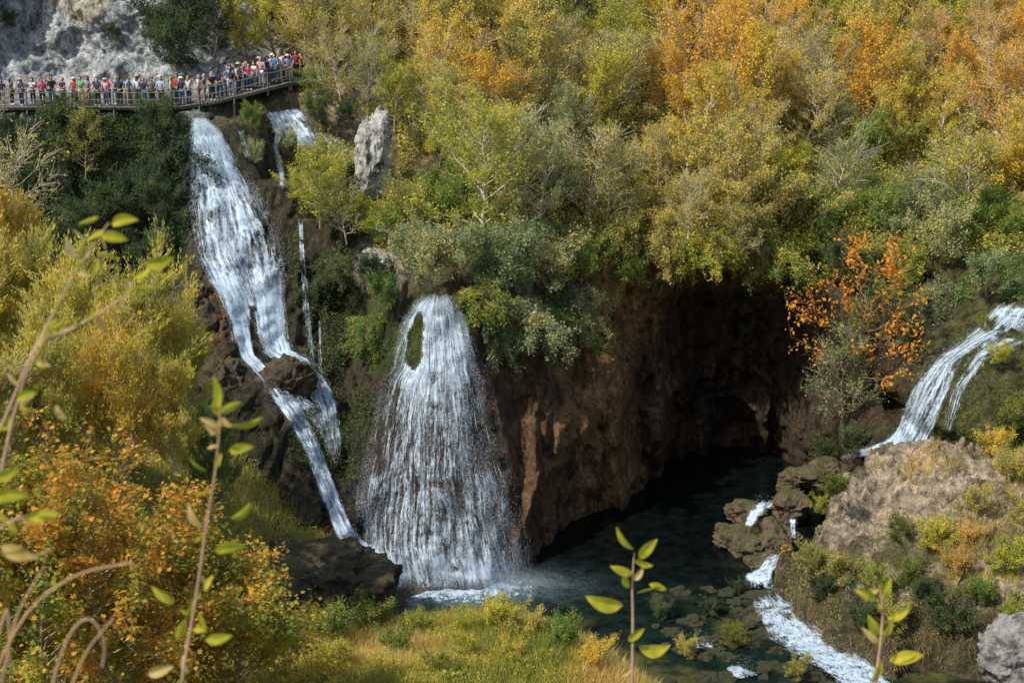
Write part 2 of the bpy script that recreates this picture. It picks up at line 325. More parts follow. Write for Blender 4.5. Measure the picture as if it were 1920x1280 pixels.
# ---------- ground sheet
gp=[(-60,0,30),(0,0,30),(60,0,30),(0,20,17),(0,35,9.5),(-15,35,9),(15,35,8),(30,35,7),(55,35,8),(-35,30,18)]
for a in [(500,1195,58),(600,1178,59),(700,1165,60),(820,1162,60.5),(950,1165,60),(1050,1190,58),(1130,1230,56),(1180,1280,53),(820,1272,50),(600,1272,50),(1000,1280,51),(820,1215,55)]:
    q=P(*a);gp.append(tuple(q))
for x,y in [(-9,64),(-3,64.5),(2,64.5),(5,63),(8,61),(10,57)]: gp.append((x,y,-1.))
gp+=[(12,62,-.6),(15,64,-.6),(13,68,-.8),(8,72,-1),(0,72,-1),(5,80,-1),(12,85,-1),(20,90,-1),(12,50,1),(18,58,-.4),(25,50,-.3),(30,45,2),(45,60,3),(50,80,6),(0,100,-1),(25,100,-1),(-30,100,15),(50,100,5),
(-12,42,7),(-20,42,10),(-30,42,15),(-20,58,11.5),(-30,58,15),(-13,58,6),(-25,70,13),(-16,68,7),(-12,74,4),(-8,68,1),(-42,58,20),(-42,75,20),(-30,82,15)]
gpa=np.array(gp)
Gf=rbf(gpa[:,:2],gpa[:,2])
def G(x,y):
    z=Gf(x,y)+fbm(x*.2,y*.2,s=61)*.4+fbm(x*.9,y*.9,s=66,o=3)*.12
    return np.minimum(z,np.where(y<46,31.0-.56*y,99.))
ax=np.concatenate([np.arange(-400,-60,20),np.arange(-60,64,.5),np.arange(64,420,20)]);ay=np.concatenate([np.arange(-200,-4,14),np.arange(-4,112,.5),np.arange(112,600,25)])
GX,GY=np.meshgrid(ax,ay);GZ=G(np.clip(GX,-60,64),np.clip(GY,-4,112));GZ=np.where(GY<0,30.,GZ)
kn=ss(.5,2.5,GZ)[...,None]
gcol=np.array([.06,.055,.035])*(1-kn)+np.array([.24,.21,.08])*kn
go=mesh_np('ground',np.stack([GX,GY,GZ],-1),gridF(GX.shape),M['ground'],smooth=True,col=gcol.reshape(-1,3));tag(go,'sloping river banks and stream bed below the falls','ground',kind='structure')
# ---------- pool
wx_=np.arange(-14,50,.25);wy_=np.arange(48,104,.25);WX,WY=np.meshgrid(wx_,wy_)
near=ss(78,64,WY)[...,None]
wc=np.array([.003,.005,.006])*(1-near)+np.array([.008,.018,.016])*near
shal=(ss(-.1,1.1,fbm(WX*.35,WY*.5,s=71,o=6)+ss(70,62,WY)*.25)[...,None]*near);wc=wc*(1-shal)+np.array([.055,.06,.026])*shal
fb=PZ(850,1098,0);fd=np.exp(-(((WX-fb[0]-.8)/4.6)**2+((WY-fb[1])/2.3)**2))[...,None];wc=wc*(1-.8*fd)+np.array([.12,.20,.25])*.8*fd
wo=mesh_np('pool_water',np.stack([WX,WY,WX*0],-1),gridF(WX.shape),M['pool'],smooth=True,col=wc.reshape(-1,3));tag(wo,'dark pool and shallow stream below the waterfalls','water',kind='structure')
# ---------- mound
mx_=np.arange(11,40,.09);my_=np.arange(56,82,.09);MX,MY=np.meshgrid(mx_,my_)
def moundz(x,y):
    xx=x+fbm(x*.3,y*.3,s=81)*1.5-np.clip(68-y,0,9)*.34;yy=y+fbm(x*.3,y*.3,s=85)*1.5
    d=((np.clip(abs(xx-27),0,99)/11.9)**3+(abs(yy-69.5)/8.5)**3)**(1/3.)
    top=5.9+(y-69)*.2+(x-24)*.03+fbm(x*.3,y*.3,s=88)*.6
    step=ss(1.03,.95,d)*.42+ss(.93,.88,d)*.26+ss(.84,.77,d)*.2+ss(.7,.6,d)*.12
    z=top*step-1.0*(1-ss(1.1,.95,d))
    q=z*1.1+fbm(x*.4,y*.4,s=93)*2.
    z=z+(np.floor(q)+ss(.0,.45,q-np.floor(q))-q)*.8*step
    cr=np.clip(1-np.abs(vn(x*.5+fbm(x,y,s=97)*.3,y*.7,s=99))*8,0,1)+np.clip(1-np.abs(vn(x*1.1,y*1.3+fbm(x,y,s=98)*.3,s=101))*8,0,1)*.5
    return z+fbm(x*1.0,y*1.0,s=90)*.16+ridge(x*1.6,y*1.6,s=96,o=3)*.07-cr*.35*step
MZ=moundz(MX,MY)
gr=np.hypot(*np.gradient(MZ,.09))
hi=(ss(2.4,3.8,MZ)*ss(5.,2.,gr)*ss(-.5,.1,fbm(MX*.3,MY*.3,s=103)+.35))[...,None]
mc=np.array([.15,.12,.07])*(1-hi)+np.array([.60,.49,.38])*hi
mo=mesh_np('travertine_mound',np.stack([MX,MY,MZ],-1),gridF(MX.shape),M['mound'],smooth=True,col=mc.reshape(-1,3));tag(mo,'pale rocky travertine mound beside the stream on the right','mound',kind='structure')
# ---------- leaf geometry
def unit(n,r=rng):
    v=r.normal(size=(n,3));return v/np.linalg.norm(v,axis=1)[:,None]
def leafV(c,size,asp=.55,up=.5,r=rng,axis=None):
    n=len(c);a=unit(n,r) if axis is None else axis
    nr=unit(n,r);nr[:,2]+=up;nr[:,0]-=.25;nr[:,1]-=.3
    b=np.cross(nr,a);b/=np.linalg.norm(b,axis=1)[:,None]+1e-9
    s=(size*r.uniform(.6,1.4,n))[:,None]
    V=np.stack([c-a*s*.5,c+b*s*asp*.5-a*s*.05,c+a*s*.5,c-b*s*asp*.5-a*s*.05],1)
    return V,np.arange(n*4).reshape(n,4)
STAR=np.array([(0,-.5),(.14,-.22),(.48,-.28),(.26,0),(.5,.2),(.2,.16),(0,.55),(-.2,.16),(-.5,.2),(-.26,0),(-.48,-.28),(-.14,-.22)])
def starV(c,size,r=rng,up=1.):
    n=len(c);nr=unit(n,r);nr[:,2]+=up;nr[:,1]-=.3;nr[:,0]-=.2;nr/=np.linalg.norm(nr,axis=1)[:,None]
    a=np.cross(nr,unit(n,r));a/=np.linalg.norm(a,axis=1)[:,None];b=np.cross(nr,a)
    s=(size*r.uniform(.6,1.3,n))[:,None,None]
    V=c[:,None]+s*(STAR[None,:,:1]*b[:,None]+STAR[None,:,1:]*a[:,None])
    return V,np.arange(n*12).reshape(n,12)
def feather(kind,seed,H,R,nbr,ntw,nl,leaf,tr,t0=.15,up=.5,tw=(.5,1.),jit=.13,asp=.55,star=False,grav=0.,zmin=.05,axial=False,trad=.014,sparse=.2):
    """trunk, boughs from it, twigs from the boughs and leaves along the twigs"""
    r=np.random.default_rng(seed);mb=MB()
    ts=np.linspace(0,1,8);lean=r.normal(size=2)*.14*H
    tp=np.stack([lean[0]*ts**1.5,lean[1]*ts**1.5,H*ts-.4*(1-ts)],-1);tp[1:,:2]+=np.cumsum(r.normal(size=(7,2))*.03*H,0)*.7
    mb.tube(tp,tr*(1.05-ts*.95),6)
    TW0=[];TW1=[]
    side=r.uniform(0,6.28);
    for i in range(nbr):
        t=t0+(1-t0)*(i+r.uniform(0,1))/nbr;s=np.array([np.interp(t,ts,tp[:,j]) for j in range(3)])
        th=i*2.4+r.normal()*.5;pr=math.sqrt(max(.08,1-((t-.42)/.66)**2))*r.uniform(.4,1.3)*(1+.3*math.cos(th-side))
        upz=up+(.9*(t-.3))
        d=np.array([math.cos(th),math.sin(th),upz]);d/=np.linalg.norm(d);Lb=R*pr
        u=np.linspace(0,1,6)[:,None];q=s+d*Lb*u;q[:,2]+=grav*Lb*u[:,0]**2+.12*Lb*u[:,0]**2*(grav>=0);q[1:]+=np.cumsum(r.normal(size=(5,3))*.06*Lb,0)*.6
        mb.tube(q,tr*.42*(1.05-u[:,0]*.92)*(1.1-t*.6),4)
        k=max(2,int(ntw*(.4+pr)*.75));uu=r.uniform(.25,1.,k)**.75
        b0=np.stack([np.interp(uu,u[:,0],q[:,j]) for j in range(3)],-1)
        dd=unit(k,r)*.75+d*.8;dd[:,2]+=up*.5+grav*.8;dd/=np.linalg.norm(dd,axis=1)[:,None]
        ln=r.uniform(tw[0],tw[1],k)[:,None]*(.6+.4*min(1,R/2.5));b1=b0+dd*ln;b1[:,2]+=grav*.25
        TW0.append(b0);TW1.append(b1)
    A=np.concatenate(TW0);B=np.concatenate(TW1);n=len(A)
    mid=(A+B)/2+r.normal(size=(n,3))*.04
    for i in range(n): mb.tube(np.stack([A[i],mid[i],B[i]]),[trad,trad*.7,trad*.3],3)
    k=r.integers(0,n,nl);w=r.uniform(.1,1.08,nl);q=A[k]*(1-w)[:,None]+B[k]*w[:,None]+r.normal(size=(nl,3))*jit
    dens=r.uniform(0,1,n);kp=r.uniform(0,1,nl)<(sparse+(1-sparse)*dens[k]);q=q[kp];k=k[kp]
    q[:,2]=np.maximum(q[:,2],zmin) if grav>=0 else q[:,2]
    axv=None
    if axial: axv=(B-A)[k]+r.normal(size=(len(k),3))*.25;axv/=np.linalg.norm(axv,axis=1)[:,None]
    V,Fq=(starV(q,leaf,r) if star else leafV(q,leaf,asp,r=r,axis=axv))
    return mesh_np(kind+'_crown',V,Fq,PAL['olive'],data_only=True),mb.build(kind+'_trunk',M['bark'],data_only=True)
PR={'broad':[feather('broad',100+i,5.6,2.9,32,16,13500,.155,.13,tw=(.5,1.2),sparse=.05) for i in range(5)],
 'tall':[feather('tall',200+i,6.8,2.1,34,14,12000,.15,.11,up=.8,sparse=.05) for i in range(4)],
 'bush':[feather('bush',300+i,1.6,2.0,24,15,9500,.14,.06,t0=.0,up=.75,tw=(.4,1.),sparse=.1) for i in range(4)],
 'wispy':[feather('wispy',400+i,5.0,2.8,30,16,6500,.14,.08,up=.6,trad=.022,tw=(.5,1.3),sparse=0) for i in range(5)],
 'willow':[feather('willow',500+i,4.6,2.6,34,26,30000,.17,.10,t0=.02,up=1.2,tw=(.6,1.3),jit=.08,asp=.28,axial=True) for i in range(3)],
 'bare':[feather('bare',600+i,2.6,2.2,22,14,1600,.12,.05,t0=.05,up=.5,tw=(.5,1.1),trad=.015) for i in range(2)],
 'maple':[feather('maple',700+i,7.5,3.9,36,18,14500,.20,.14,t0=.12,up=.35,tw=(.6,1.2),jit=.2,star=True) for i in range(3)],
 'hang':[feather('hang',800+i,1.0,2.3,24,15,9500,.15,.05,t0=0,up=.1,grav=-.75) for i in range(3)]}
def tree(name,kind,loc,sc,pal,label,cat='tree',group=None,rz=None,v=None,bark='bark',sz=None):
    ps=PR[kind];cm,tm=ps[(random.randrange(len(ps)) if v is None else v)]
    e=empty(name,loc,random.uniform(0,6.28) if rz is None else rz);e.scale=(sc,sc,sc*(sz or random.uniform(.88,1.15)))
    tag(e,label,cat,group)
    t=bpy.data.objects.new('trunk',tm);link(t,e);t.material_slots[0].link='OBJECT';t.material_slots[0].material=M[bark]
    c=bpy.data.objects.new('crown',cm);link(c,e);c.material_slots[0].link='OBJECT';c.material_slots[0].material=PAL[pal]
    return e
tb=[(300,60,'dark'),(400,60,'dark'),(480,60,'yelgreen'),(560,60,'yellow'),(620,30,'yelgreen'),(700,60,'yellow'),(760,20,'yelgreen'),(650,160,'olive'),(770,120,'yellow'),(860,90,'yellow'),(900,120,'rust'),(950,50,'yellow'),(930,160,'orange'),(1050,40,'green'),(1000,210,'olive'),(1100,130,'yelgreen'),(1210,190,'rust'),(1190,60,'yelgreen'),(1290,50,'orange'),(1330,140,'orange'),(1410,70,'orange'),(1450,170,'yellow'),(1370,230,'yellow'),(1560,50,'yelgreen'),(1560,170,'orange'),(1620,210,'green'),(1650,80,'yellow'),(1740,120,'orange'),(1850,80,'orange'),(1790,40,'yelgreen'),(1700,230,'yellow'),(1860,180,'orange'),(1780,290,'yelgreen'),(1600,300,'green'),(1700,360,'green'),(1880,340,'yellow'),(1480,290,'yelgreen'),(1490,110,'olive'),(1250,260,'yellow'),(1100,260,'greygreen'),(1000,310,'greygreen'),(1130,350,'olive'),(900,350,'yelgreen'),(800,350,'green'),(640,330,'yelgreen'),(1000,480,'greygreen'),(1100,450,'green'),(850,460,'greygreen'),(1300,380,'olive'),(1420,400,'olive'),(1850,430,'green'),(1800,500,'greygreen'),(1600,420,'green'),(1900,260,'yellow'),(740,200,'olive'),(860,220,'yelgreen'),(1040,150,'olive'),(1480,370,'olive'),(1190,290,'olive'),(1760,400,'greygreen'),(1100,60,'yellow')]
CN={'orange':'orange','rust':'rust brown','yellow':'golden yellow','yelgreen':'yellow green','olive':'olive','greygreen':'grey green','green':'green','dark':'dark green'}
def palat(px,py):
    b=min(tb,key=lambda t:((t[0]-px)/1.0)**2+((t[1]-py)*1.2)**2+random.uniform(0,7500));return b[2]
def region(px,py):
    c='above the central fall' if px<1000 else 'above the brown wall' if px<1250 else 'above the dark cave' if px<1620 else 'above the right stream'
    r='high on the slope' if py<130 else 'midway up the slope' if py<280 else 'low on the slope'
    return r+' '+c
nt_=0;row=0
for by in range(-90,500,42):
    row+=1
    for bx in range(560,2060,72):
        px=bx+random.uniform(-34,34)+(35 if row%2 else 0);py=by+random.uniform(-20,20)
        lim=465 if px>860 else 470
        if py>lim: continue
        if px<620 and py>150: continue
        if px<690 and 150<py<240: continue
        if 630<px<770 and 180<py<480: continue
        if px<760 and py>370: continue
        Y=float(hit(px,py,False))
        if Y>158: continue
        loc=P(px,py,Y+.3)
        low=(py>330)
        kind=random.choices(['broad','tall','wispy','bush','bare'],[2.6,2.6,5,1.8,.15] if not low else [.7,.4,2.8,4.2,.2])[0]
        if px<800 and py<420 and py>200: kind='bush'
        if px<700 and py>60: kind='wispy' if random.random()<.5 else 'bush'
        sc=random.uniform(.6,1.18)
        hgt={'broad':4,'tall':4.5,'wispy':3.6,'bush':1.6,'bare':2}[kind]*sc
        pal=palat(px,py-hgt*27)
        nm={'broad':'broadleaf_tree','tall':'slender_tree','wispy':'sparse_tree','bush':'bush','bare':'twiggy_shrub'}[kind]
        desc={'broad':'broad leafy tree','tall':'tall narrow tree','wispy':'thin sparse tree with pale twigs','bush':'leafy bush','bare':'twiggy shrub'}[kind]
        tree(nm,kind,loc,sc,pal,('%s %s %s'%(CN[pal],desc,region(px,py))),'bush' if kind in('bush','bare') else 'tree','trees and bushes covering the slope',bark='bark_pale' if kind in('wispy','bare') or random.random()<.3 else 'bark')
        nt_+=1
print('hill trees',nt_,time.time()-T0)
hb=[(330,120,-.3,'bush',1.1,'dark','dark green bush clinging to the right end of the pale cliff'),
(400,118,0,'broad',.8,'dark','dark tree behind the boardwalk, right of the pale cliff'),
(350,60,-.3,'bush',1.3,'dark','big dark bush spilling over the top right of the pale cliff'),
(460,125,0,'tall',.75,'yelgreen','yellow green young tree behind the crowd at the bend'),
(430,40,0,'broad',.9,'dark','dark tree at the top edge above the boardwalk crowd'),
(520,110,0,'broad',.8,'yelgreen','green and yellow tree behind the upper end of the boardwalk'),
(575,125,0,'wispy',.8,'yellow','golden thin tree just right of the boardwalk end'),
(480,30,0,'tall',.8,'green','green tree at the top edge left of the golden trees'),
(540,50,0,'tall',.8,'yellow','golden tree at the top edge above the boardwalk end'),
(590,60,0,'broad',.9,'yelgreen','yellow green tree uphill from the boardwalk end'),
(20,50,-.3,'bush',.35,'dark','small dark shrub growing out of the pale cliff at far left'),
(210,70,-.3,'bush',.35,'dark','small dark shrub in the middle of the pale cliff'),
(290,70,-.3,'bush',.8,'dark','dark shrub hanging high on the pale cliff'),
(600,225,-.5,'bush',.6,'dark','dark bush beside the small upper cascade'),
(590,170,-.3,'bush',.6,'green','green bush just below the boardwalk end'),
(640,190,-.3,'wispy',.7,'olive','thin olive sapling on the bare slope below the golden trees'),
(690,210,-.3,'wispy',.75,'yelgreen','thin yellow green sapling uphill from the white pinnacle'),
(740,240,-.3,'broad',.7,'yelgreen','yellow green tree right of the white pinnacle top'),
(650,225,-.3,'bush',.45,'dark','low dark bush left of the white pinnacle top'),
(540,275,-1,'bush',.4,'greygreen','small grey green bush under the upper cascade'),
(475,235,-.6,'bush',.45,'green','green bush between the tall fall and the upper cascade'),
(480,300,-.5,'bush',.4,'greygreen','pale green bush right of the tall fall top'),
(600,420,-1.5,'broad',.62,'yelgreen','yellow green tree left of the white rock pinnacle'),
(650,450,-1.8,'wispy',.75,'yelgreen','yellow green sparse tree below the white rock pinnacle'),
(690,430,-1.5,'bush',.7,'yelgreen','yellow green bush at the foot of the white rock pinnacle'),
(720,450,-1.,'bush',.75,'green','green bush below the white rock pinnacle'),
(770,420,-1.,'bush',.9,'olive','olive bush right of the white rock pinnacle foot'),
(560,370,-1.,'bush',.5,'yelgreen','small yellow bush right of the tall waterfall'),
(700,530,-.8,'bush',.6,'dark','dark bush on the rock between the two big falls'),
(620,500,-.8,'hang',.6,'dark','dark hanging bush right of the thin thread fall'),
(770,500,-1,'bush',.85,'greygreen','grey green bush upper left of the fan waterfall'),
(690,620,-.6,'hang',.7,'green','green hanging bush left of the fan waterfall top'),
(725,575,-.8,'bush',.6,'green','green bush at the left shoulder of the fan waterfall'),
(810,530,-1.3,'bush',.9,'greygreen','grey green bush directly above the fan waterfall lip'),
(870,500,-1.5,'bush',1,'greygreen','large grey green bush above the right side of the fan waterfall'),
(905,560,-1,'hang',.8,'green','green bush hanging right of the fan waterfall top'),
(950,530,-1.5,'bush',1.15,'greygreen','wide grey green bush on the promontory right of the fan waterfall'),
(975,600,-1.2,'hang',1.1,'greygreen','trailing grey green bush hanging over the brown wall'),
(945,650,-.8,'hang',.6,'dark','dark trailing plant beside the right edge of the fan waterfall'),
(1030,540,-1.3,'bush',1.1,'greygreen','rounded grey green bush near the top of the brown wall'),
(1030,610,-1,'hang',1.0,'green','green trailing bush with bright tips over the brown wall'),
(1090,520,-1.,'bush',.9,'green','green bush at the upper edge of the brown wall'),
(1090,570,-1,'hang',.8,'greygreen','trailing sprig on the brown wall below its upper edge'),
(1170,480,-1.,'bush',.8,'olive','olive bush at the left end of the cave lip'),
(1180,500,-1.,'hang',.7,'green','green plant trailing down the left end of the cave lip'),
(1250,460,-1.,'hang',.9,'olive','olive shrub drooping over the cave lip, left'),
(1290,440,-1.6,'wispy',.6,'olive','thin pale twigged shrub above the middle of the cave lip'),
(1340,460,-1.4,'hang',.9,'yelgreen','yellow green shrub drooping over the cave lip, middle'),
(1390,470,-1.6,'bare',.7,'olive','thin bare twigs hanging in front of the cave top'),
(1400,450,-1.2,'bush',.8,'olive','olive bush drooping over the cave lip, right'),
(1450,480,-1.4,'hang',1.,'green','green shrub hanging at the right end of the cave lip'),
(1490,490,-.8,'bush',.8,'green','green bush right of the cave lip'),
(1760,560,-.8,'hang',.9,'greygreen','grey green bush hanging above the right waterfall'),
(1850,545,-.8,'bush',.8,'greygreen','grey green bush behind the right waterfall top'),
(1700,530,-.8,'bush',.8,'green','green bush above the cave at right'),
(1690,600,-.8,'hang',.7,'dark','dark hanging bush between the orange tree and the right waterfall'),
(1780,480,-.8,'bush',1,'greygreen','large grey green bush high above the right waterfall'),
(1580,500,-.8,'bush',.7,'dark','dark bush behind the orange leaved tree'),
(1600,850,-1.5,'bush',.6,'dark','low dark bush at the foot of the cave, right side'),
(1540,860,-1.2,'bush',.6,'dark','low grey bush by the water below the hanging tree'),
(1870,680,-.5,'bush',.4,'yelgreen','small bright green plant on the right waterfall dome'),
(1850,620,-.3,'bush',.3,'moss','tiny green plant in the right waterfall'),
(1900,800,-.5,'bush',.6,'moss','mossy bush at the right edge below the dome')]
for (px,py,yo,k,sc,pal,lab) in hb:
    tree('bush' if k in('bush','hang','bare') else 'tree',k,P(px,py,float(hit(px,py))+yo),sc,pal,lab,'bush' if k in('bush','hang','bare') else 'tree',bark='bark_pale' if k in('bare','wispy') else 'bark')
for i in range(34):
    px=random.uniform(-30,320);py=random.uniform(235,540)
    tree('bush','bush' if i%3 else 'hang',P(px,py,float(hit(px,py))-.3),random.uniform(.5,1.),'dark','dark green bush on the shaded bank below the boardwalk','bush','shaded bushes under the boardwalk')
tree('bush','wispy',P(160,330,float(hit(160,330))-1),.7,'yelgreen','lighter yellow green bush standing out on the shaded bank below the boardwalk','bush')
PAL['willow']=leafmat('leaf_willow',[(.11,.14,.03),(.24,.24,.04),(.40,.34,.06),(.54,.40,.08)],.5,.8,1.65,bias=-.74)
PAL['willow_gold']=leafmat('leaf_willow_gold',[(.16,.17,.03),(.34,.28,.04),(.50,.34,.05),(.58,.33,.06)],.5,.8,1.65,bias=-.74)
lw=[(-40,800,60,1.2,'willow','at the very edge'),(60,800,62,1.15,'willow','below the bare twigs'),(30,600,66,.95,'willow_gold','topmost and most golden of the row'),(160,810,58,1.2,'willow','in the middle of the row'),(250,820,57,1.05,'willow','right of the middle of the row'),(330,810,58,.85,'willow','nearest the tall waterfall'),(110,900,52,1.0,'willow','in front, above the maple'),(230,890,53,.95,'willow_gold','in front, between maple and row'),(330,880,54,.7,'willow','in front, beside the cascade rocks'),(-10,960,50,1.1,'olive','low at the left edge'),(400,950,56,.6,'green','small, beside the lower cascade'),(100,700,64,.9,'willow_gold','behind, peeping over the row'),(200,720,62,.8,'willow','behind, right of the golden one')]
for (px,py,Y,sc,pal,w) in lw:
    tree('willow_bush','willow',P(px,py,Y),sc,pal,'%s willow bush on the left bank, %s'%({'willow':'yellow green','willow_gold':'golden'}.get(pal) or CN[pal],w),'bush',bark='bark_pale')
tree('twiggy_shrub','bare',P(20,420,66),1.1,'olive','bare pale twiggy shrub above the golden bushes at left','shrub',bark='bark_pale')
tree('twiggy_shrub','bare',P(-30,360,68),1.,'olive','bare pale branches at the extreme left edge below the boardwalk','shrub',bark='bark_pale')
PAL['maple_orange']=leafmat('leaf_maple_orange',[(.06,.12,.02),(.18,.18,.03),(.44,.25,.04),(.54,.23,.04)],.45,.6,1.5,-.64)
PAL['maple_green']=leafmat('leaf_maple_green',[(.05,.10,.02),(.12,.17,.03),(.30,.26,.04),(.52,.27,.04)],.45,.6,1.5,-.66)
for (px,py,Y,sc,pal,lab) in [(130,1300,42,.95,'maple_orange','maple with orange and green leaves filling the lower left'),(310,1370,44,.92,'maple_orange','maple with mixed green and rust leaves, middle of the lower left'),(430,1440,43,.86,'maple_green','greener maple with orange leaf tips nearest the dark boulder'),(-60,1330,40,.95,'maple_green','green maple cut by the left edge'),(210,1400,38,.85,'maple_orange','lower orange maple in front at the bottom left'),(60,1420,37,.8,'maple_green','low green maple in front at the bottom left corner')]:
    tree('maple_tree','maple',P(px,py,Y),sc,pal,lab,'tree')
PAL['sumac']=leafmat('leaf_sumac',[(.09,.13,.02),(.28,.26,.03),(.50,.25,.03),(.56,.18,.02)],.4,.5,1.5,bias=-.68)
PR['sumac']=[feather('sumac',905,9.6,3.6,30,10,3600,.25,.08,t0=.3,up=.25,tw=(.6,1.3),jit=.16,trad=.016,sparse=0)]
tree('orange_tree','sumac',P(1600,790,87),1.0,'sumac','small tree with orange and yellow leaves in front of the dark cave','tree',v=0,rz=2.)
tree('bush','wispy',P(1580,800,86.3),1.0,'greygreen','drooping grey green shrub under the orange leaved tree','bush')
tree('bush','wispy',P(1650,790,86.8),.85,'greygreen','grey green shrub between the orange tree and right waterfall','bush',bark='bark_pale')
tree('bush','wispy',P(1620,770,88),1.2,'green','green sparse shrub behind the orange leaved tree','bush')
def msurf(px,py):
    for Y in np.arange(56,82,.1):
        p=P(px,py,Y)
        if p[2]<moundz(np.array(p[0]),np.array(p[1])): return p
    return P(px,py,70)
mp_=[(1565,925,.45,'moss','bright green plant on the left shoulder of the pale mound'),(1540,960,.3,'yelgreen','small yellow green plant on the mound edge above the stream'),(1690,1010,.4,'moss','green bush in the middle of the mound'),(1750,1030,.5,'yelgreen','yellow green bush right of the middle of the mound'),(1830,960,.5,'olive','olive grassy bush high on the mound'),(1880,1080,.6,'yelgreen','flowering yellow green bush at the right edge of the mound'),(1700,1090,.45,'moss','green bush on the mound front below the pale rock'),(1900,900,.6,'olive','olive bush at the right edge of the mound top'),(1530,1080,.5,'olive','dull plant on the shaded left foot of the mound'),(1540,1120,.45,'dark','dark trailing plant at the very foot of the mound by the rapids'),(1580,1090,.5,'olive','olive plant draped over the left face of the mound'),(1620,1180,.5,'dark','dark plant on the shaded front of the mound'),(1780,1180,.6,'dark','large dark plant on the shaded front of the mound'),(1840,1130,.5,'green','green plant on the right of the mound front'),(1860,850,.55,'yellow','yellow bush on the back right of the mound top'),(1790,1080,.45,'rust','rusty low bush on the front slope of the mound'),(1910,980,.5,'olive','olive bush halfway up the right edge'),(1900,1170,.5,'green','green bush above the pale grey corner boulder'),(1680,1180,.5,'olive','hanging olive plant in the middle of the mound front'),(1740,1130,.5,'dark','dark green plant in a recess of the mound front'),(1820,1030,.4,'rust','low rusty bush between the green bushes at the right of the mound'),(1640,1100,.4,'green','green tuft at the lower edge of the pale ledge')]
for px,py,sc,pal,lab in mp_:
    tree('bush','bush',msurf(px,py),sc,pal,lab,'bush')
def gsurf(px,py,y0=47,y1=75):
    for Y in np.arange(y0,y1,.2):
        p=P(px,py,Y)
        if p[2]<G(np.array(p[0]),np.array(p[1])): return p
    return P(px,py,58)
for px,py,sc,pal,lab in [(610,1200,.55,'green','green shrub on the left of the grassy knoll'),(700,1190,.5,'green','rounded green shrub on the crest of the grassy knoll, left'),(780,1190,.4,'yelgreen','yellow green shrub on the crest of the grassy knoll, middle'),(865,1190,.35,'yelgreen','yellow green shrub on the knoll crest below the fan waterfall'),(940,1180,.5,'yelgreen','pale yellow shrub on the crest of the knoll, right'),(1050,1215,.45,'green','green shrub on the right shoulder of the knoll'),(530,1210,.45,'yelgreen','yellow green shrub beside the maple on the knoll'),(880,1240,.35,'yelgreen','low yellow shrub in the golden grass'),(620,1265,.45,'yelgreen','low yellow shrub at the bottom edge'),(740,1230,.4,'green','low green shrub in the left middle of the knoll'),(1000,1195,.4,'olive','olive shrub on the knoll near its right end'),(1110,1250,.4,'yellow','golden shrub where the knoll drops to the stream'),(960,1245,.4,'yellow','golden low shrub in the knoll middle'),(820,1260,.35,'olive','low olive shrub at the bottom edge, centre of the knoll')]:
    tree('bush','bush',gsurf(px,py),sc,pal,lab,'bush')
for px,py,sc,pal,lab in [(1370,1210,.4,'moss','green mossy clump on a stone in the stream'),(1330,1150,.35,'dark','dark mossy clump in the shallow pool'),(1490,1270,.35,'olive','grassy clump by the lower rapids'),(1290,1230,.35,'olive','olive clump near the knoll in the stream'),(1385,1110,.3,'dark','dark tuft near the middle rapid'),(1240,1160,.3,'dark','dark mossy clump in the pool beside the central twig')]:
    tree('water_plant','bush',PZ(px,py,.05),sc,pal,lab,'plant')
print('plants',time.time()-T0)
# ---------- undergrowth stuff
def under(name,n,box,pal,size,lab,thr=0.,mask=None,off=(.05,.6)):
    px=rng.uniform(box[0],box[2],n);py=rng.uniform(box[1],box[3],n)
    k=fbm(px*.02,py*.02,s=int(n%97))>thr
    if mask is not None:k&=mask(px,py)
    px,py=px[k],py[k];Y=hit(px,py,False)-rng.uniform(off[0],off[1],len(px))
    c=P(px,py,Y);c=c[c[:,2]>.3]
    V,Fq=leafV(c,size);o=mesh_np(name,V,Fq,PAL[pal]);tag(o,lab,'undergrowth',kind='stuff')
notfall=lambda x,y:~(((x>490)&(x<615)&(y>190)&(y<290))|((x>350)&(x<540)&(y>215)&(y<700)&(x<400+(y-215)*.35+40)))
hm=lambda x,y:notfall(x,y)&~((x>630)&(x<745)&(y>205)&(y<360))&((x>700)|(y<400))&~((x<740)&(y>110)&(y<205)&(fbm(x*.03,y*.03,s=55)<.15))
under('undergrowth',130000,(560,-60,2000,475),'olive',.16,'olive undergrowth filling the slope between the trees',-.6,hm,(.05,1.1))
under('undergrowth',60000,(560,-60,2000,475),'yelgreen',.16,'yellow green saplings and undergrowth on the slope',.0,hm,(.2,1.6))
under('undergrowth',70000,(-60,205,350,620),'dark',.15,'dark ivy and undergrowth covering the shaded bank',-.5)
under('undergrowth',30000,(540,300,740,900),'dark',.13,'mossy growth on the rock between the two large falls',-.05,lambda x,y:x<740-np.clip(y-600,0,300)*.25)
under('undergrowth',45000,(880,420,1210,700),'greygreen',.15,'grey green creepers on the promontory above the brown wall',-.3,lambda x,y:(y<690-(x-860)*.5+fbm(x*.03,y*.01)*50)&((x>905)|(y<560)),(.1,1.1))
under('undergrowth',9000,(960,560,1520,930),'dark',.12,'sparse moss on the brown wall and cave',.5)
under('undergrowth',22000,(1440,400,1960,560),'green',.15,'green creepers above the orange tree and the right waterfall',-.2,None,(.1,1.))
nf4=lambda x,y:(x>1690+np.clip(850-y,0,300)*.55)
under('undergrowth',50000,(1690,580,1980,860),'moss',.10,'dark green moss covering the dome of the right waterfall',-.35,nf4,(.0,.2))
under('undergrowth',12000,(380,680,640,1000),'dark',.12,'moss on the dark rock left of the lower cascade',.1,lambda x,y:x<430+(y-680)*.4)
under('undergrowth',5000,(0,0,370,150),'dark',.14,'ivy patches on the pale cliff',.5)
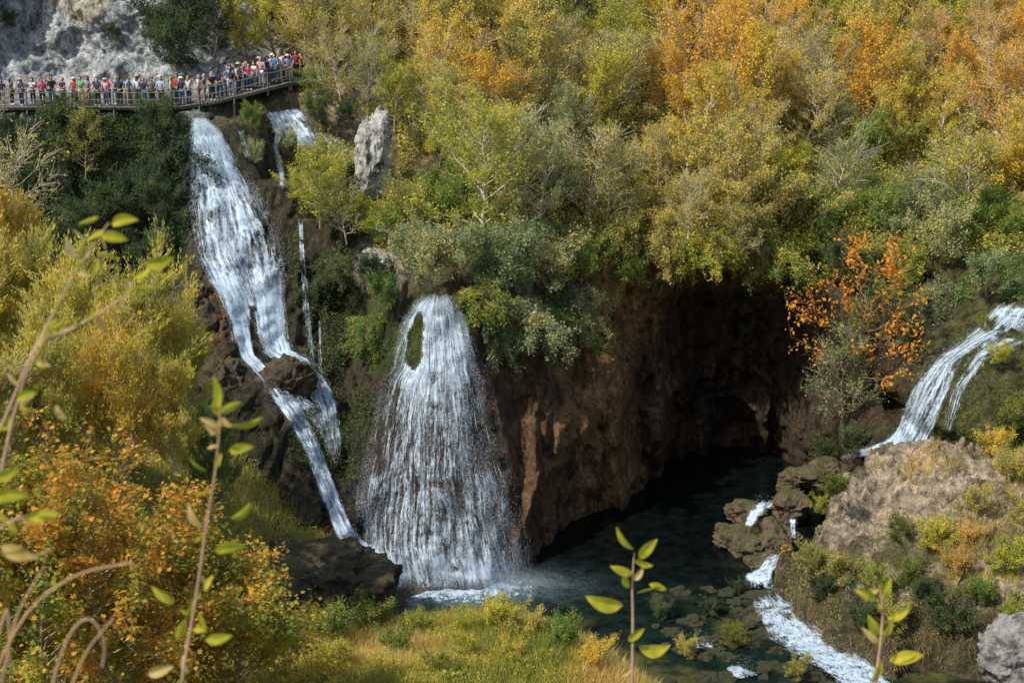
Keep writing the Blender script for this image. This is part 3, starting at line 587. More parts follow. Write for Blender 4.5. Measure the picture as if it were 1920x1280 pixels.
under('undergrowth',700,(768,592,800,682),'moss',.12,'green moss in the gap at the top of the fan waterfall',-9,lambda x,y:((x-783)/12)**2+((y-640)/42)**2<1,(.05,.25))
def lowgrowth(n,xr,yr,hf,pal,size,lab,thr,hmax,seed,zmin=.6,zmax=99):
    x=rng.uniform(*xr,n);y=rng.uniform(*yr,n);f=fbm(x*.35,y*.35,s=seed);z=hf(x,y);k=(f>thr)&(z>zmin)&(z<zmax);x,y,z,f=x[k],y[k],z[k],f[k]
    hh=np.clip((f-thr)*1.4,.1,1)*hmax*(.6+.5*vn(x*1.6,y*1.6,s=seed+3));z=z+np.clip(hh,.05,9)*rng.uniform(0,1,len(x))**.5
    V,Fq=leafV(np.stack([x,y,z],-1),size,.5);o=mesh_np('undergrowth',V,Fq,PAL[pal]);tag(o,lab,'undergrowth',kind='stuff')
lowgrowth(90000,(-14,13),(46,64),G,'willow',.10,'bright yellow green low growth covering the foreground knoll',-.25,.7,77)
lowgrowth(50000,(-14,13),(46,64),G,'moss',.10,'olive green mossy growth on the foreground knoll',-.1,.6,277)
lowgrowth(30000,(-14,13),(46,64),G,'willow_gold',.09,'golden seed heads and low leaves on the foreground knoll',.0,.7,178)
lowgrowth(40000,(-30,-8),(44,76),G,'olive',.14,'low growth under the bushes on the left bank',-.4,1.2,179)
lowgrowth(60000,(13,38),(58,79),moundz,'moss',.08,'bright green moss patches creeping over the mound',.25,.3,181)
lowgrowth(30000,(13,38),(58,79),moundz,'rust',.08,'rust brown low growth creeping over the mound',.35,.35,191)
lowgrowth(110000,(13,38),(58,79),moundz,'dark',.10,'dark moss draped over the lower sides of the mound',-.2,.35,183,.2,4.)
lowgrowth(80000,(13,38),(58,79),moundz,'olive',.10,'olive moss draped over the lower sides of the mound',-.1,.4,185,.2,4.5)
def blades(name,c,h,w,mat,lab,droop=0.):
    n=len(c);a=rng.uniform(0,6.28,n);s=np.stack([np.cos(a),np.sin(a),0*a],-1)*w
    hh=h*rng.uniform(.5,1.3,n);ln=rng.normal(size=(n,3))*.35;ln[:,2]=1-droop*2;ln[:,1]-=droop
    tip=c+ln*hh[:,None]
    V=np.stack([c-s,c+s,tip],1);o=mesh_np(name,V,np.arange(n*3).reshape(n,3),mat);tag(o,lab,'grass',kind='stuff')
PAL['drygrass']=leafmat('dry_grass',[(.18,.17,.04),(.32,.26,.07),(.46,.33,.11),(.52,.40,.17)],.45,.25,1.5)
PAL['greengrass']=leafmat('green_grass',[(.10,.14,.03),(.20,.22,.05),(.33,.30,.07),(.46,.36,.1)],.45,.3,1.5)
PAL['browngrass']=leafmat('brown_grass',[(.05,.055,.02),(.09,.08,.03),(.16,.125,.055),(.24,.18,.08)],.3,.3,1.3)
n=110000;gx_=rng.uniform(-14,13,n);gy_=rng.uniform(44,64,n);gz_=G(gx_,gy_);k=gz_>.6;c=np.stack([gx_,gy_,gz_-.05],-1)[k]
sel=fbm(c[:,0]*.25,c[:,1]*.25,s=77)>-.2
blades('grass',c[~sel],.6,.018,PAL['drygrass'],'golden dry grass on the knoll in the foreground')
blades('grass',c[sel],.6,.02,PAL['greengrass'],'green grass patches on the knoll in the foreground')
n=60000;gx_=rng.uniform(-32,-9,n);gy_=rng.uniform(40,76,n);gz_=G(gx_,gy_)
blades('grass',np.stack([gx_,gy_,gz_],-1),.6,.025,PAL['greengrass'],'green and golden grass under the bushes on the left bank')
n=100000;gx_=rng.uniform(13,38,n);gy_=rng.uniform(58,79,n);gz_=moundz(gx_,gy_);f=fbm(gx_*.3,gy_*.3,s=79);k=(gz_>.5)&((f>.4)|(gx_>26)&(f>-.3)|(gz_<4.2)&(f>-.2))
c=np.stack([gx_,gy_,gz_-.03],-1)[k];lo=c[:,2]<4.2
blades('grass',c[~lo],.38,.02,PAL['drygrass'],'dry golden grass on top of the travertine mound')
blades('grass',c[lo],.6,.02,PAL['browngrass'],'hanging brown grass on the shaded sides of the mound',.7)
n=3500;px=rng.uniform(960,1520,n);py=445+rng.uniform(0,70,n);Y=hit(px,py)-rng.uniform(.05,.5,n);k=fbm(px*.03,py*.02,s=5)>.1;c=P(px,py,Y)[k]
blades('grass',c,.9,.02,PAL['browngrass'],'hanging roots and dead grass fringing the cave lip',.95)
print('grass',time.time()-T0)
# ---------- rocks
import bmesh
def rock(name,loc,R,mat,lab,seed,cat='rock',group=None,sub=5,rough=.25,kind=None):
    bm=bmesh.new();bmesh.ops.create_icosphere(bm,subdivisions=sub,radius=1)
    co=np.array([v.co[:] for v in bm.verts]);o3=seed*1.37
    n=fbm(co[:,0]*1.1+o3,co[:,1]*1.1,co[:,2]*1.1,s=seed)*rough+ridge(co[:,0]*1.7,co[:,1]*1.7+o3,co[:,2]*1.7,s=seed+5,o=4)*rough*.35
    st=co[:,2]*3+fbm(co[:,0],co[:,1],co[:,2]+o3,s=seed+2);n=n+(st-np.floor(st)-.5)*rough*.35+fbm(co[:,0]*6,co[:,1]*6+o3,co[:,2]*6,s=seed+9)*rough*.14
    co=co*(1+n)[:,None]*np.array(R)
    for v,c in zip(bm.verts,co): v.co=c
    me=bpy.data.meshes.new(name);bm.to_mesh(me);bm.free();me.materials.append(M[mat])
    me.polygons.foreach_set('use_smooth',np.ones(len(me.polygons),bool))
    o=bpy.data.objects.new(name,me);o.location=[float(v) for v in loc];link(o);tag(o,lab,cat,group);return o
Yp=float(hit(695,330))-1.2
rock('rock_pinnacle',P(698,292,Yp),(1.05,.95,2.45),'white_rock','white upright rock pinnacle among the trees right of the upper cascade',3,rough=.38,sub=6)
rock('boulder',P(712,495,float(hit(712,495))-.1),(1.1,.8,.9),'white_rock','pale grey rock outcrop above the left side of the fan waterfall',5,rough=.4)
rock('boulder',P(540,718,float(hit(540,715))-.1),(1.3,1.0,1.3),'dark_rock','mossy round rock splitting the tall waterfall halfway down',8,rough=.35,sub=6)
rock('boulder',P(600,1085,67),(3.3,2.6,1.8),'dark_rock','large dark brown boulder at the foot of the left cascade',11,sub=6,rough=.32)
rock('boulder',P(500,1130,64),(3.0,2.6,1.8),'dark_rock','dark boulder behind the maple, left of the large brown boulder',12,sub=6,rough=.32)
rock('boulder',P(345,600,82.6),(1.7,1.3,2.4),'dark_rock','reddish brown rock bulge left of the tall waterfall',14,sub=6,rough=.35)
rock('boulder',P(410,730,79.4),(1.5,1.2,2.0),'dark_rock','dark rock bulge left of the lower cascade',15,rough=.35,sub=6)
rock('boulder',P(1895,1230,58),(1.3,1.2,1.6),'grey_rock','pale grey boulder in the lower right corner',21,sub=6)
for i,(px,py,z,R,lab) in enumerate([(1395,1015,.3,(1.5,1.2,.9),'brown stream rock left of the small cascade'),(1455,1010,.5,(1.1,1.1,1.0),'brown stream rock beside the mound'),(1395,960,.6,(1.0,1.0,.6),'upper brown stream rock at the edge of the dark pool'),(1480,950,1.0,(1.1,1.0,.9),'mossy stream rock behind the small cascade'),(1490,900,1.4,(1.0,1.0,.7),'dark mossy rock below the hanging shrub'),(1545,890,2.2,(1.7,1.3,.8),'mossy ledge rock behind the mound'),(1440,1055,.1,(1.2,1.0,.6),'low wet rock above the middle rapid'),(1360,1000,.1,(.7,.6,.5),'small brown rock at the left end of the stream rocks'),(1500,1060,.3,(.8,.7,.7),'small rock against the mound foot')]):
    rock('stream_rock',PZ(px,py,z),R,'stream_rock',lab,30+i,sub=6,rough=.36)
for i in range(90):
    px=random.uniform(1230,1640);py=random.uniform(1100,1290)
    p=PZ(px,py,0)
    if p[0]>12+ (p[1]-60)*.35+3.5 : continue
    if G(np.array(p[0]),np.array(p[1]))>.3: continue
    s=random.uniform(.1,.42)
    rock('stream_stone',(p[0],p[1],-.08),(s*1.3,s,s*.75),'mossy_rock','low mossy stone in the shallow stream',50+i,'stone','stones in the shallow stream',sub=4,rough=.5)
for i in range(30):
    px=random.uniform(1390,1640);t=(px-1400)/240;py=1150+t*110+random.uniform(-35,35);p=PZ(px,py,.1);s=random.uniform(.2,.6)
    rock('stream_stone',p,(s*1.3,s,s*.7),'mossy_rock' if i%2 else 'dark_rock','dark wet stone in the lower rapids',90+i,'stone','stones in the lower rapids',sub=4,rough=.45)
# ---------- waterfalls
def rowsinterp(rows,U,T,zmode=False):
    A=np.array([[r[0][0],r[0][1],r[1][0],r[1][1],r[2]]+([r[3]] if zmode else []) for r in rows],float)
    ctr=(A[:,:2]+A[:,2:4])/2;s=np.concatenate([[0],np.cumsum(np.linalg.norm(np.diff(ctr,axis=0),axis=1))]);tot=s[-1];s/=s[-1]
    I=[np.interp(T,s,A[:,k]) for k in range(A.shape[1])]
    wd=np.hypot(I[2]-I[0],I[3]-I[1])
    sh=fbm(T*tot/120.,U*3.+A[0,0],s=7,o=3)*.07*np.minimum(wd,80)
    px=I[0]*(1-U)+I[2]*U+sh;py=I[1]*(1-U)+I[3]*U
    return px,py,I[4],(I[5] if zmode else None),s
def wpos(px,py,z,off):
    if z is None: return P(px,py,hit(px,py)-off)
    q=PZ(px,py,z);q[...,2]+=off;return q
def curtain(parent,name,rows,zmode=False,nu=24,nv=70,offs=(.1,.4),mat='sheet',hole=None,boost=0.):
    for li,off in enumerate(offs):
        U,Tt=np.meshgrid(np.linspace(-.04,1.04,nu),np.linspace(0,1,nv))
        px,py,de,z,s=rowsinterp(rows,U,Tt,zmode)
        p=wpos(px,py,z,off)
        ed=np.minimum(U+.04,1.04-U);edge=np.clip(ed*(5+2.5*vn(Tt*12,U*0,s=3)),0,1)
        tend=np.clip(np.minimum(Tt,1-Tt)*25,0,1)
        dens=de+boost-(1-edge)*.8-(1-tend)*.5-li*.12
        if hole is not None: dens=dens-hole(px,py)*2
        wid=np.linalg.norm(p[:,-1]-p[:,0],axis=1).mean();ln=np.linalg.norm(np.diff(p[:,nu//2],axis=0),axis=1).sum()
        uv=np.stack([U*wid,Tt*ln],-1).reshape(-1,2)+rng.uniform(0,50)
        mesh_np(name,p,gridF(U.shape),M[mat],parent,True,uv=uv,attr=dens.ravel())
def strands(parent,name,rows,n,w=.010,zmode=False,off=(.12,.6),ln=(.02,.10),m=7,hole=None,drops=0,dsize=(.009,.026),cl=14.,st=2.6):
    seed=int(rows[0][0][0])%50
    u=rng.uniform(0.02,.98,n);t0=rng.uniform(-.05,.98,n);l=rng.uniform(ln[0],ln[1],n)
    _,_,de,_,_=rowsinterp(rows,u,np.clip(t0+l/2,0,1),zmode)
    e=np.minimum(u,1-u)*12
    k=(rng.uniform(0,1,n)<de*np.clip(e,0,1))&((vn(u*cl*1.6,t0*2,s=seed)*.5+.5)>rng.uniform(0.2,.85,n));u,t0,l=u[k],t0[k],l[k];n=len(u)
    q=np.linspace(0,1,m)[None]
    Tt=np.clip(t0[:,None]+q*l[:,None],0,1);U=u[:,None]+0*Tt
    px,py,_,z,_=rowsinterp(rows,U,Tt,zmode)
    o=rng.uniform(off[0],off[1],n)[:,None]
    p=wpos(px,py,z,o)
    if hole is not None:
        kk=hole(px,py).max(axis=1)<.5;p=p[kk];n=len(p)
    prof=np.sin(np.clip(q,.03,.97)*math.pi)**.8
    wd=(w*rng.uniform(.3,1.5,n)[:,None]*prof)[...,None]
    a=rng.uniform(-.7,.7,n);sd=np.stack([np.cos(a),np.sin(a),0*a],-1)[:,None]
    V=np.stack([p-sd*wd,p+sd*wd],2).reshape(-1,3)
    b=(np.arange(n)[:,None]*m+np.arange(m-1)[None])*2
    mesh_np(name,V,np.stack([b,b+1,b+3,b+2],-1).reshape(-1,4),M['white'],parent,True)
    if drops:
        u=rng.uniform(-.02,1.02,drops);t=rng.uniform(0,1,drops);px,py,de,z,_=rowsinterp(rows,u,t,zmode)
        c=(fbm(u*cl*1.7,t*6.,s=seed+3,o=3)*.9+.6*fbm(u*cl,t*22,s=seed+8,o=3))*.5+.5
        k=(rng.uniform(0,1,drops)<de*np.clip(.3+np.minimum(u,1-u)*12,0,1))&(c>rng.uniform(.15,.9,drops))
        if hole is not None:k&=hole(px,py)<.5
        nk=k.sum();p=wpos(px+rng.normal(size=drops)*1.8,py+rng.normal(size=drops)*3,z,rng.uniform(.1,.8,drops))[k]
        v=unit(nk*3).reshape(-1,3,3)*rng.uniform(dsize[0],dsize[1],nk)[:,None,None];v[:,:,2]*=st
        mesh_np('spray',p[:,None]+v,np.arange(nk*3).reshape(-1,3),M['white'],parent)
R_=lambda l,y,r,d:((l,y),(r,y),d)
W1=empty('waterfall');tag(W1,'tall bluish white waterfall falling from under the boardwalk','waterfall')
up=[R_(360,222,388,1.15),R_(354,250,418,1.1),R_(350,300,444,.98),R_(349,340,470,.9),R_(350,380,496,.85),R_(352,440,524,.8),R_(358,480,531,.78),R_(380,520,533,.8),R_(406,560,535,.8),R_(424,600,536,.76),R_(436,640,538,.6)]
gap=lambda x,y:(((x-474+fbm(y*.03,x*.02,s=14)*8)/(1+np.clip(y-570,0,200)*.12))**2<1)*(y>575)*1.
la=[((372,480),(430,480),.65),((408,550),(466,550),.82),((434,620),(468,620),.9),((450,670),(478,664),1),((478,705),(507,690),.95),((505,745),(543,725),.9),((542,800),(585,782),.85),((570,850),(606,837),.85),((590,900),(622,892),.85),((608,950),(642,942),.85),((628,1000),(665,992),.9),((651,1045),(705,1027),.95),((686,1085),(750,1055),1.05),((710,1112),(795,1095),1.)]
lb=[((476,500),(528,500),.65),((480,560),(533,560),.84),((484,630),(538,630),.95),((490,662),(550,655),1),((530,690),(588,672),.85),((574,730),(620,712),.8),((596,770),(634,755),.75),((610,820),(642,815),.6),((622,870),(642,870),.45)]
lc=[((520,745),(560,735),.6),((560,770),(600,760),.7),((595,810),(620,800),.6),((615,850),(630,850),.5)]
curtain(W1,'water_curtain',up,hole=gap,boost=.02);strands(W1,'water_strands',up,500,.009,drops=80000,hole=gap)
for rw,b in((la,300),(lb,280),(lc,80)):
    curtain(W1,'lower_cascade',rw,nu=12,nv=110,boost=.08);strands(W1,'water_strands',rw,b,.010,ln=(.02,.06),off=(.1,.4),drops=b*40,cl=5.)
hole=lambda x,y:(((x-784+(y-632)*.06+fbm(y*.03,x*.03,s=4)*9)/(15+np.clip(y-640,0,60)*.12))**2+((y-638)/52)**2<1).astype(float)
fanr=[R_(790,553,852,1.05),R_(770,572,864,.95),R_(750,602,880,.9),R_(738,650,892,.86),R_(730,690,902,.86),R_(704,715,918,.8),R_(690,760,932,.7),R_(676,830,946,.62),R_(662,900,960,.58),R_(652,960,972,.6),R_(648,1020,984,.68),R_(650,1065,994,.85),R_(654,1100,1006,1.05)]
W2=empty('waterfall');tag(W2,'fan shaped white waterfall spreading over a rounded cone in the centre','waterfall')
curtain(W2,'water_curtain',fanr,nu=60,nv=90,hole=hole,offs=(.1,.5));strands(W2,'water_strands',fanr,900,.008,hole=hole,drops=290000,ln=(.02,.08),dsize=(.008,.021))
n=240000;x=rng.normal(835,95,n);h=rng.exponential(1.0,n);b=PZ(x,1096+rng.normal(size=n)*10,0.03);b[:,2]+=h*np.exp(-((x-830)/150)**2)
v=unit(n*3).reshape(-1,3,3)*rng.uniform(.005,.013,n)[:,None,None];mesh_np('splash',b[:,None]+v,np.arange(n*3).reshape(-1,3),M['white'],W2)
W3=empty('waterfall');tag(W3,'small white cascade beside the end of the boardwalk','waterfall')
for rw in ([((500,212),(560,203),.9),((505,238),(590,232),.85),((520,258),(602,252),.85),((560,275),(600,272),.6)],[((515,240),(535,240),.8),((512,275),(520,275),.7),((520,300),(528,300),.8),((524,350),(536,350),.8)],[((600,255),(640,262),.5),((625,285),(655,290),.5),((640,310),(650,312),.4)]):
    curtain(W3,'water_curtain',rw,nu=12,nv=30,boost=.02);strands(W3,'water_strands',rw,150,.012,drops=6000,cl=6.)
W5=empty('waterfall');tag(W5,'thin thread of water falling right of the tall waterfall','waterfall')
for rw in ([R_(558,410,568,.75),R_(562,500,574,.65),R_(570,600,584,.65),R_(583,695,594,.65)],[R_(596,600,602,.5),R_(598,700,604,.5)],[R_(446,245,456,.6),R_(462,300,476,.5)]):
    curtain(W5,'water_curtain',rw,nu=5,nv=50);strands(W5,'water_strands',rw,80,.010,drops=1500,cl=3.)
W4=empty('waterfall');tag(W4,'white waterfall sliding down the mossy dome at the right edge','waterfall')
for rw,n in (([((1875,565),(1940,575),.9),((1830,612),(1898,620),.72),((1780,648),(1845,648),.8),((1740,682),(1798,680),.85),((1714,722),(1766,724),.8),((1694,765),(1742,772),.82),((1680,800),(1724,810),.9),((1660,832),(1706,845),.95)],700),([((1774,688),(1796,690),.7),((1762,730),(1780,735),.8),((1737,780),(1757,790),.8),((1708,835),(1730,845),.9)],260),([((1690,800),(1705,840),1),((1650,828),(1665,850),1),((1600,846),(1610,858),.9),((1575,856),(1580,862),.7)],300),([((1860,625),(1935,638),.65),((1820,660),(1852,680),.65),((1785,725),(1806,740),.6),((1768,800),(1784,808),.5)],300),([((1880,590),(1940,600),.75),((1860,600),(1935,632),.7)],300)):
    curtain(W4,'water_curtain',rw,nu=14,nv=50,offs=(.3,.5));strands(W4,'water_strands',rw,n//2,.011,ln=(.03,.1),off=(.3,.6),drops=n*16,cl=5.)
def rapid(lab,sets):
    W=empty('rapid');tag(W,lab,'rapid')
    for rw,n in sets:
        curtain(W,'water_curtain',rw,True,nu=20,nv=50,offs=(.05,.14),mat='foam',boost=.1);strands(W,'water_strands',rw,n,.012,True,off=(.05,.25),ln=(.03,.1),drops=n*8,cl=7.,st=1.2)
rapid('small white cascade between brown rocks at the edge of the pool',[([((1425,942),(1455,945),.9,2.4),((1405,960),(1425,970),.9,2.0),((1395,985),(1408,992),.8,1.6)],160)])
rapid('little white fall between the stream rocks and the mound',[([((1440,1045),(1470,1040),.8,1.5),((1420,1065),(1450,1070),.85,1.0),((1395,1080),(1445,1092),.9,.4),((1398,1105),(1450,1110),.45,.12)],260),([((1480,975),(1492,975),.8,2.2),((1484,1010),(1492,1010),.7,1.8)],60)])
rapid('foaming white rapids running down the stream at the bottom right',[([((1405,1118),(1460,1112),.5,.3),((1412,1140),(1470,1128),.7,.5),((1425,1170),(1504,1140),.7,.55),((1440,1200),(1528,1165),.8,.55),((1478,1225),(1570,1195),.84,.5),((1525,1250),(1612,1225),.8,.5),((1555,1275),(1650,1255),.8,.45),((1580,1300),(1680,1290),.8,.4)],1200),([((1360,1255),(1390,1250),.8,.2),((1380,1275),(1430,1265),.6,.2)],120),([((1290,1190),(1330,1195),.4,.1),((1300,1215),(1340,1220),.5,.1)],40)])
a_=np.linspace(0,1,40);th=np.linspace(0,6.283,120);A,TH=np.meshgrid(a_,th)
c0=PZ(845,1098,.03)
FX=c0[0]+A*np.cos(TH)*5.9;FY=c0[1]+A*np.sin(TH)*3.0
fo=mesh_np('foam',np.stack([FX,FY,FX*0+.03],-1),gridF(A.shape),M['foam'],smooth=True,uv=np.stack([FX,FY],-1).reshape(-1,2),attr=(1.6-A*1.5).ravel());tag(fo,'white foam spreading on the pool at the foot of the fan waterfall','foam',kind='stuff')
print('water',time.time()-T0)
# ---------- boardwalk
B=empty('boardwalk');tag(B,'weathered wooden boardwalk with log railings below the pale cliff','boardwalk')
seg=np.concatenate([[0],np.cumsum(np.linalg.norm(np.diff(BP,axis=0),axis=1))]);LN=seg[-1]
def bp(s): return np.array([np.interp(s,seg,BP[:,k]) for k in range(3)])
def bf(s):
    d=bp(min(s+.6,LN))-bp(max(s-.6,0));d/=np.linalg.norm(d);n=np.cross(d,(0,0,1));n/=np.linalg.norm(n);return d,n
m=MB()
for s in np.arange(.1,LN,.19):
    c=bp(s);d,n=bf(s);m.box(c-(0,0,.04)+np.array([0,0,random.uniform(-.008,.008)]),d*.085,n*(1.15+random.uniform(-.05,.05)),np.array([0,0,.03]))
m.build('deck',M['wood'],B,False)
for sd in(-1,1):
    m=MB();q=np.array([bp(s)+bf(s)[1]*sd*.95-(0,0,.17) for s in np.arange(0,LN,1.)]);m.tube(q,.08,5);m.build('beam',M['wood'],B)
tops=[]
for s in np.arange(.5,LN,1.9):
    c=bp(s);d,n=bf(s);b=c+n*1.05;m=MB();m.tube(np.array([b-(0,0,.5),b+(0,0,.3),b+(random.uniform(-.05,.05),0,.98)]),[.06,.055,.045],6);m.build('railing_post',M['wood'],B);tops.append(b)
    if int(s/1.9)%2==0:
        m=MB();m.tube(np.array([c+n*.8-(0,0,.1),c+n*.6-(0,0,1.6)]),.08,6);m.build('support_post',M['wood'],B)
for h,nm in((.9,'top_rail'),(.45,'middle_rail')):
    m=MB()
    for a,b in zip(tops[:-1],tops[1:]):
        j=np.array([0,0,random.uniform(-.04,.04)]);m.tube(np.array([a+(0,0,h)+j,(a+b)/2+(0,0,h-.04),b+(0,0,h)-j]),.034,5)
    m.build(nm,M['wood'],B)
# ---------- people
def skin(name,verts,edges,sub=1):
    me=bpy.data.meshes.new(name);me.from_pydata([v[:3] for v in verts],edges,[])
    o=bpy.data.objects.new(name,me);COL.objects.link(o)
    md=o.modifiers.new('s','SKIN');md.use_smooth_shade=True
    for i,v in enumerate(verts):
        sv=me.skin_vertices[0].data[i];r=v[3];r2=v[4] if len(v)>4 else r;sv.radius=(r,r2);sv.use_root=(i==0)
    sb=o.modifiers.new('u','SUBSURF');sb.levels=sub;sb.render_levels=sub
    dg=bpy.context.evaluated_depsgraph_get();ev=o.evaluated_get(dg);nm=bpy.data.meshes.new_from_object(ev)
    bpy.data.objects.remove(o);nm.materials.clear();return nm
POSE={'standing':((.25,.02,1.13,.26,-.05,.89),(.25,.02,1.13,.26,-.05,.89),0),
'leaning on the railing':((.25,-.08,1.14,.20,-.34,1.08),(.25,-.08,1.14,.20,-.34,1.08),0),
'taking a picture':((.24,-.16,1.24,.07,-.32,1.48),(.24,-.16,1.24,.07,-.32,1.48),0),
'walking':((.24,.14,1.15,.24,.2,.92),(.24,-.10,1.14,.22,-.28,.98),.16),
'with one hand raised':((.26,-.02,1.16,.26,-.08,.9),(.24,-.2,1.3,.12,-.28,1.5),.03)}
def person_meshes(pose):
    (la_,ra_,st)=POSE[pose]
    def skel(kind):
        V=[];E=[]
        def a(x,y,z,r,r2=None,p=None):
            V.append((x,y,z,r,r2 if r2 else r))
            if p is not None:E.append((p,len(V)-1))
            return len(V)-1
        g={'body':0,'shirt':.022,'trousers':.02}[kind]
        pe=a(0,0,.95,.13+g,.1+g)
        if kind!='trousers':
            sp=a(0,0,1.12,.12+g,.09+g,pe);ch=a(0,0,1.32,.15+g,.1+g,sp);nb=a(0,0,1.44,.08+g,.065+g,ch)
            if kind=='body':
                nk=a(0,-.005,1.51,.052,.052,nb);hd=a(0,-.02,1.585,.075,.085,nk);h2=a(0,-.01,1.66,.078,.092,hd);a(0,-.005,1.71,.05,.06,h2)
                a(0,-.125,1.60,.012,.014,hd)
            for s,ar in((1,la_),(-1,ra_)):
                sh=a(s*.17,0,1.40,.055+g,.055+g,ch);ex,ey,ez,wx,wy,wz=ar
                if kind=='shirt': a(s*(.17+(ex-.17)*.7),ey*.7,1.40+(ez-1.40)*.7,.05+g*.8,None,sh);continue
                el=a(s*ex,ey,ez,.042,None,sh);wr=a(s*wx,wy,wz,.027,.024,el)
                d=np.array([wx-ex,wy-ey,wz-ez]);d/=np.linalg.norm(d);pm=np.array([wx,wy,wz])+d*.07
                pa=a(s*pm[0],pm[1],pm[2],.026,.034,wr)
                for k,(of,l) in enumerate(((-.028,.06),(-.01,.075),(.01,.07),(.028,.052))):
                    k1=pm+d*.045+np.array([0,of,0]);k2=k1+d*l*.6+np.array([-.012,0,0]);i1=a(s*k1[0],k1[1],k1[2],.009,None,pa);a(s*k2[0],k2[1],k2[2],.007,None,i1)
                t=pm+np.array([-.02,-.045,-.005]);a(s*t[0],t[1],t[2],.010,None,pa)
        if kind!='shirt':
            for s in(1,-1):
                y=s*st;hp_=a(s*.09,0,.88,.085+g,.085+g,pe);kn=a(s*.105,y*.6-.01,.5,.058+g,.06+g,hp_)
                an=a(s*.11,y+.02+abs(y)*.2,.11,(.036 if kind=='body' else .055),None,kn)
                if kind=='body': a(s*.12,y-.12,.04,.04,.03,an)
        return V,E
    res={}
    for k in('body','shirt','trousers'):
        V,E=skel(k);res[k]=skin('person_'+k,V,E)
    return res
PM={k:person_meshes(k) for k in POSE}
def cap_mesh(name,long_):
    u=np.linspace(0,6.283,13)[:-1]
    zs=[(1.775,.02),(1.765,.06),(1.73,.095),(1.68,.11),(1.63,.11 if not long_ else .115)]+([(1.54,.12),(1.45,.11),(1.40,.07)] if long_ else [(1.58,.085)])
    V=[];n=len(u)
    for i,(z,r) in enumerate(zs):
        for t in u:
            y=.02+math.sin(t)*r
            if z<1.72: y=max(y,-.03+(1.72-z)*.45)
            V.append((math.cos(t)*r*.9,y,z))
    Fq=[(i*n+j,i*n+(j+1)%n,(i+1)*n+(j+1)%n,(i+1)*n+j) for i in range(len(zs)-1) for j in range(n)]
    return mesh_np(name,V,Fq,None,smooth=True,data_only=True)
def hat_mesh():
    V=[];u=np.linspace(0,6.283,15)[:-1];n=len(u);zs=[(1.80,.03),(1.79,.08),(1.76,.10),(1.71,.112),(1.705,.20),(1.695,.2),(1.70,.11)]
    for z,r in zs:
        for t in u:V.append((math.cos(t)*r,.0+math.sin(t)*r*1.05,z))
    Fq=[(i*n+j,i*n+(j+1)%n,(i+1)*n+(j+1)%n,(i+1)*n+j) for i in range(len(zs)-1) for j in range(n)]
    return mesh_np('sun_hat',V,Fq,None,smooth=True,data_only=True)
def shoe_mesh(st):
    mb=MB()
    for s in(1,-1):
        y=s*st;mb.tube(np.array([(s*.112,y+.07,.05),(s*.112,y+.04,.05),(s*.115,y-.05,.045),(s*.12,y-.14,.035),(s*.12,y-.165,.03)]),[.02,.05,.048,.042,.015],8)
    return mb.build('shoes',None,data_only=True)
HAIR=[cap_mesh('short_hair',False),cap_mesh('long_hair',True)];HAT=hat_mesh();SHOE={k:shoe_mesh(POSE[k][2]) for k in POSE}
CC={'white':(.62,.63,.66),'black':(.02,.02,.022),'navy':(.02,.03,.09),'blue':(.07,.17,.42),'light blue':(.28,.42,.6),'pink':(.75,.08,.26),'red':(.55,.03,.03),'green':(.12,.42,.14),'grey':(.2,.21,.24),'beige':(.45,.37,.27),'orange':(.6,.17,.05),'denim':(.06,.11,.22),'khaki':(.28,.24,.16),'maroon':(.2,.02,.03),'pale pink':(.55,.32,.35)}
CM={k:flat('cloth_'+k.replace(' ','_'),v,.85,.12,8) for k,v in CC.items()}
SK=[flat('skin_light',(.50,.30,.21),.55,.05),flat('skin_tan',(.36,.21,.13),.55,.05)]
HM_={'brown':flat('hair_brown',(.06,.035,.02),.6,.2,20),'black':flat('hair_black',(.015,.013,.012),.5,.2,20),'blond':flat('hair_blond',(.32,.22,.10),.6,.2,20),'grey':flat('hair_grey',(.30,.29,.28),.6,.2,20)}
ppl=[(8,'navy','denim'),(18,'grey','black'),(40,'light blue','black'),(46,'navy','navy'),(55,'white','black'),(84,'pink','black'),(91,'white','denim'),(98,'black','denim'),(124,'black','black'),(134,'red','black'),(156,'green','beige'),(162,'grey','khaki'),(183,'black','denim'),(189,'navy','black'),(198,'pink','black'),(203,'pale pink','denim'),(217,'black','denim'),(225,'blue','denim'),(231,'black','black'),(237,'navy','navy'),(246,'light blue','khaki'),(258,'white','black'),(266,'grey','navy'),(276,'navy','denim'),(283,'black','denim'),(290,'grey','black'),(300,'black','khaki'),(304,'denim','black'),(309,'light blue','navy'),(319,'black','black'),(327,'beige','khaki'),(333,'red','black'),(339,'black','denim'),(353,'white','denim'),(348,'navy','denim'),(380,'white','red'),(385,'grey','khaki'),(401,'blue','denim'),(406,'black','black'),(412,'orange','black'),(418,'navy','denim'),(429,'blue','navy'),(435,'light blue','white'),(440,'black','denim'),(446,'white','denim'),(453,'grey','navy'),(459,'grey','denim'),(464,'navy','black'),(470,'pink','denim'),(474,'black','black'),(479,'white','khaki'),(484,'black','denim'),(488,'maroon','denim'),(491,'pale pink','white'),(496,'red','denim'),(500,'navy','denim'),(504,'black','khaki'),(507,'light blue','khaki'),(513,'blue','denim'),(517,'black','navy'),(520,'white','beige'),(527,'pale pink','denim'),(531,'navy','denim'),(535,'light blue','beige'),(542,'beige','denim'),(549,'maroon','black'),(555,'orange','navy')]
ORD=lambda n:'%d%s'%(n,'th' if 10<=n%100<=20 else {1:'st',2:'nd',3:'rd'}.get(n%10,'th'))
ppl.sort()
poses=list(POSE)
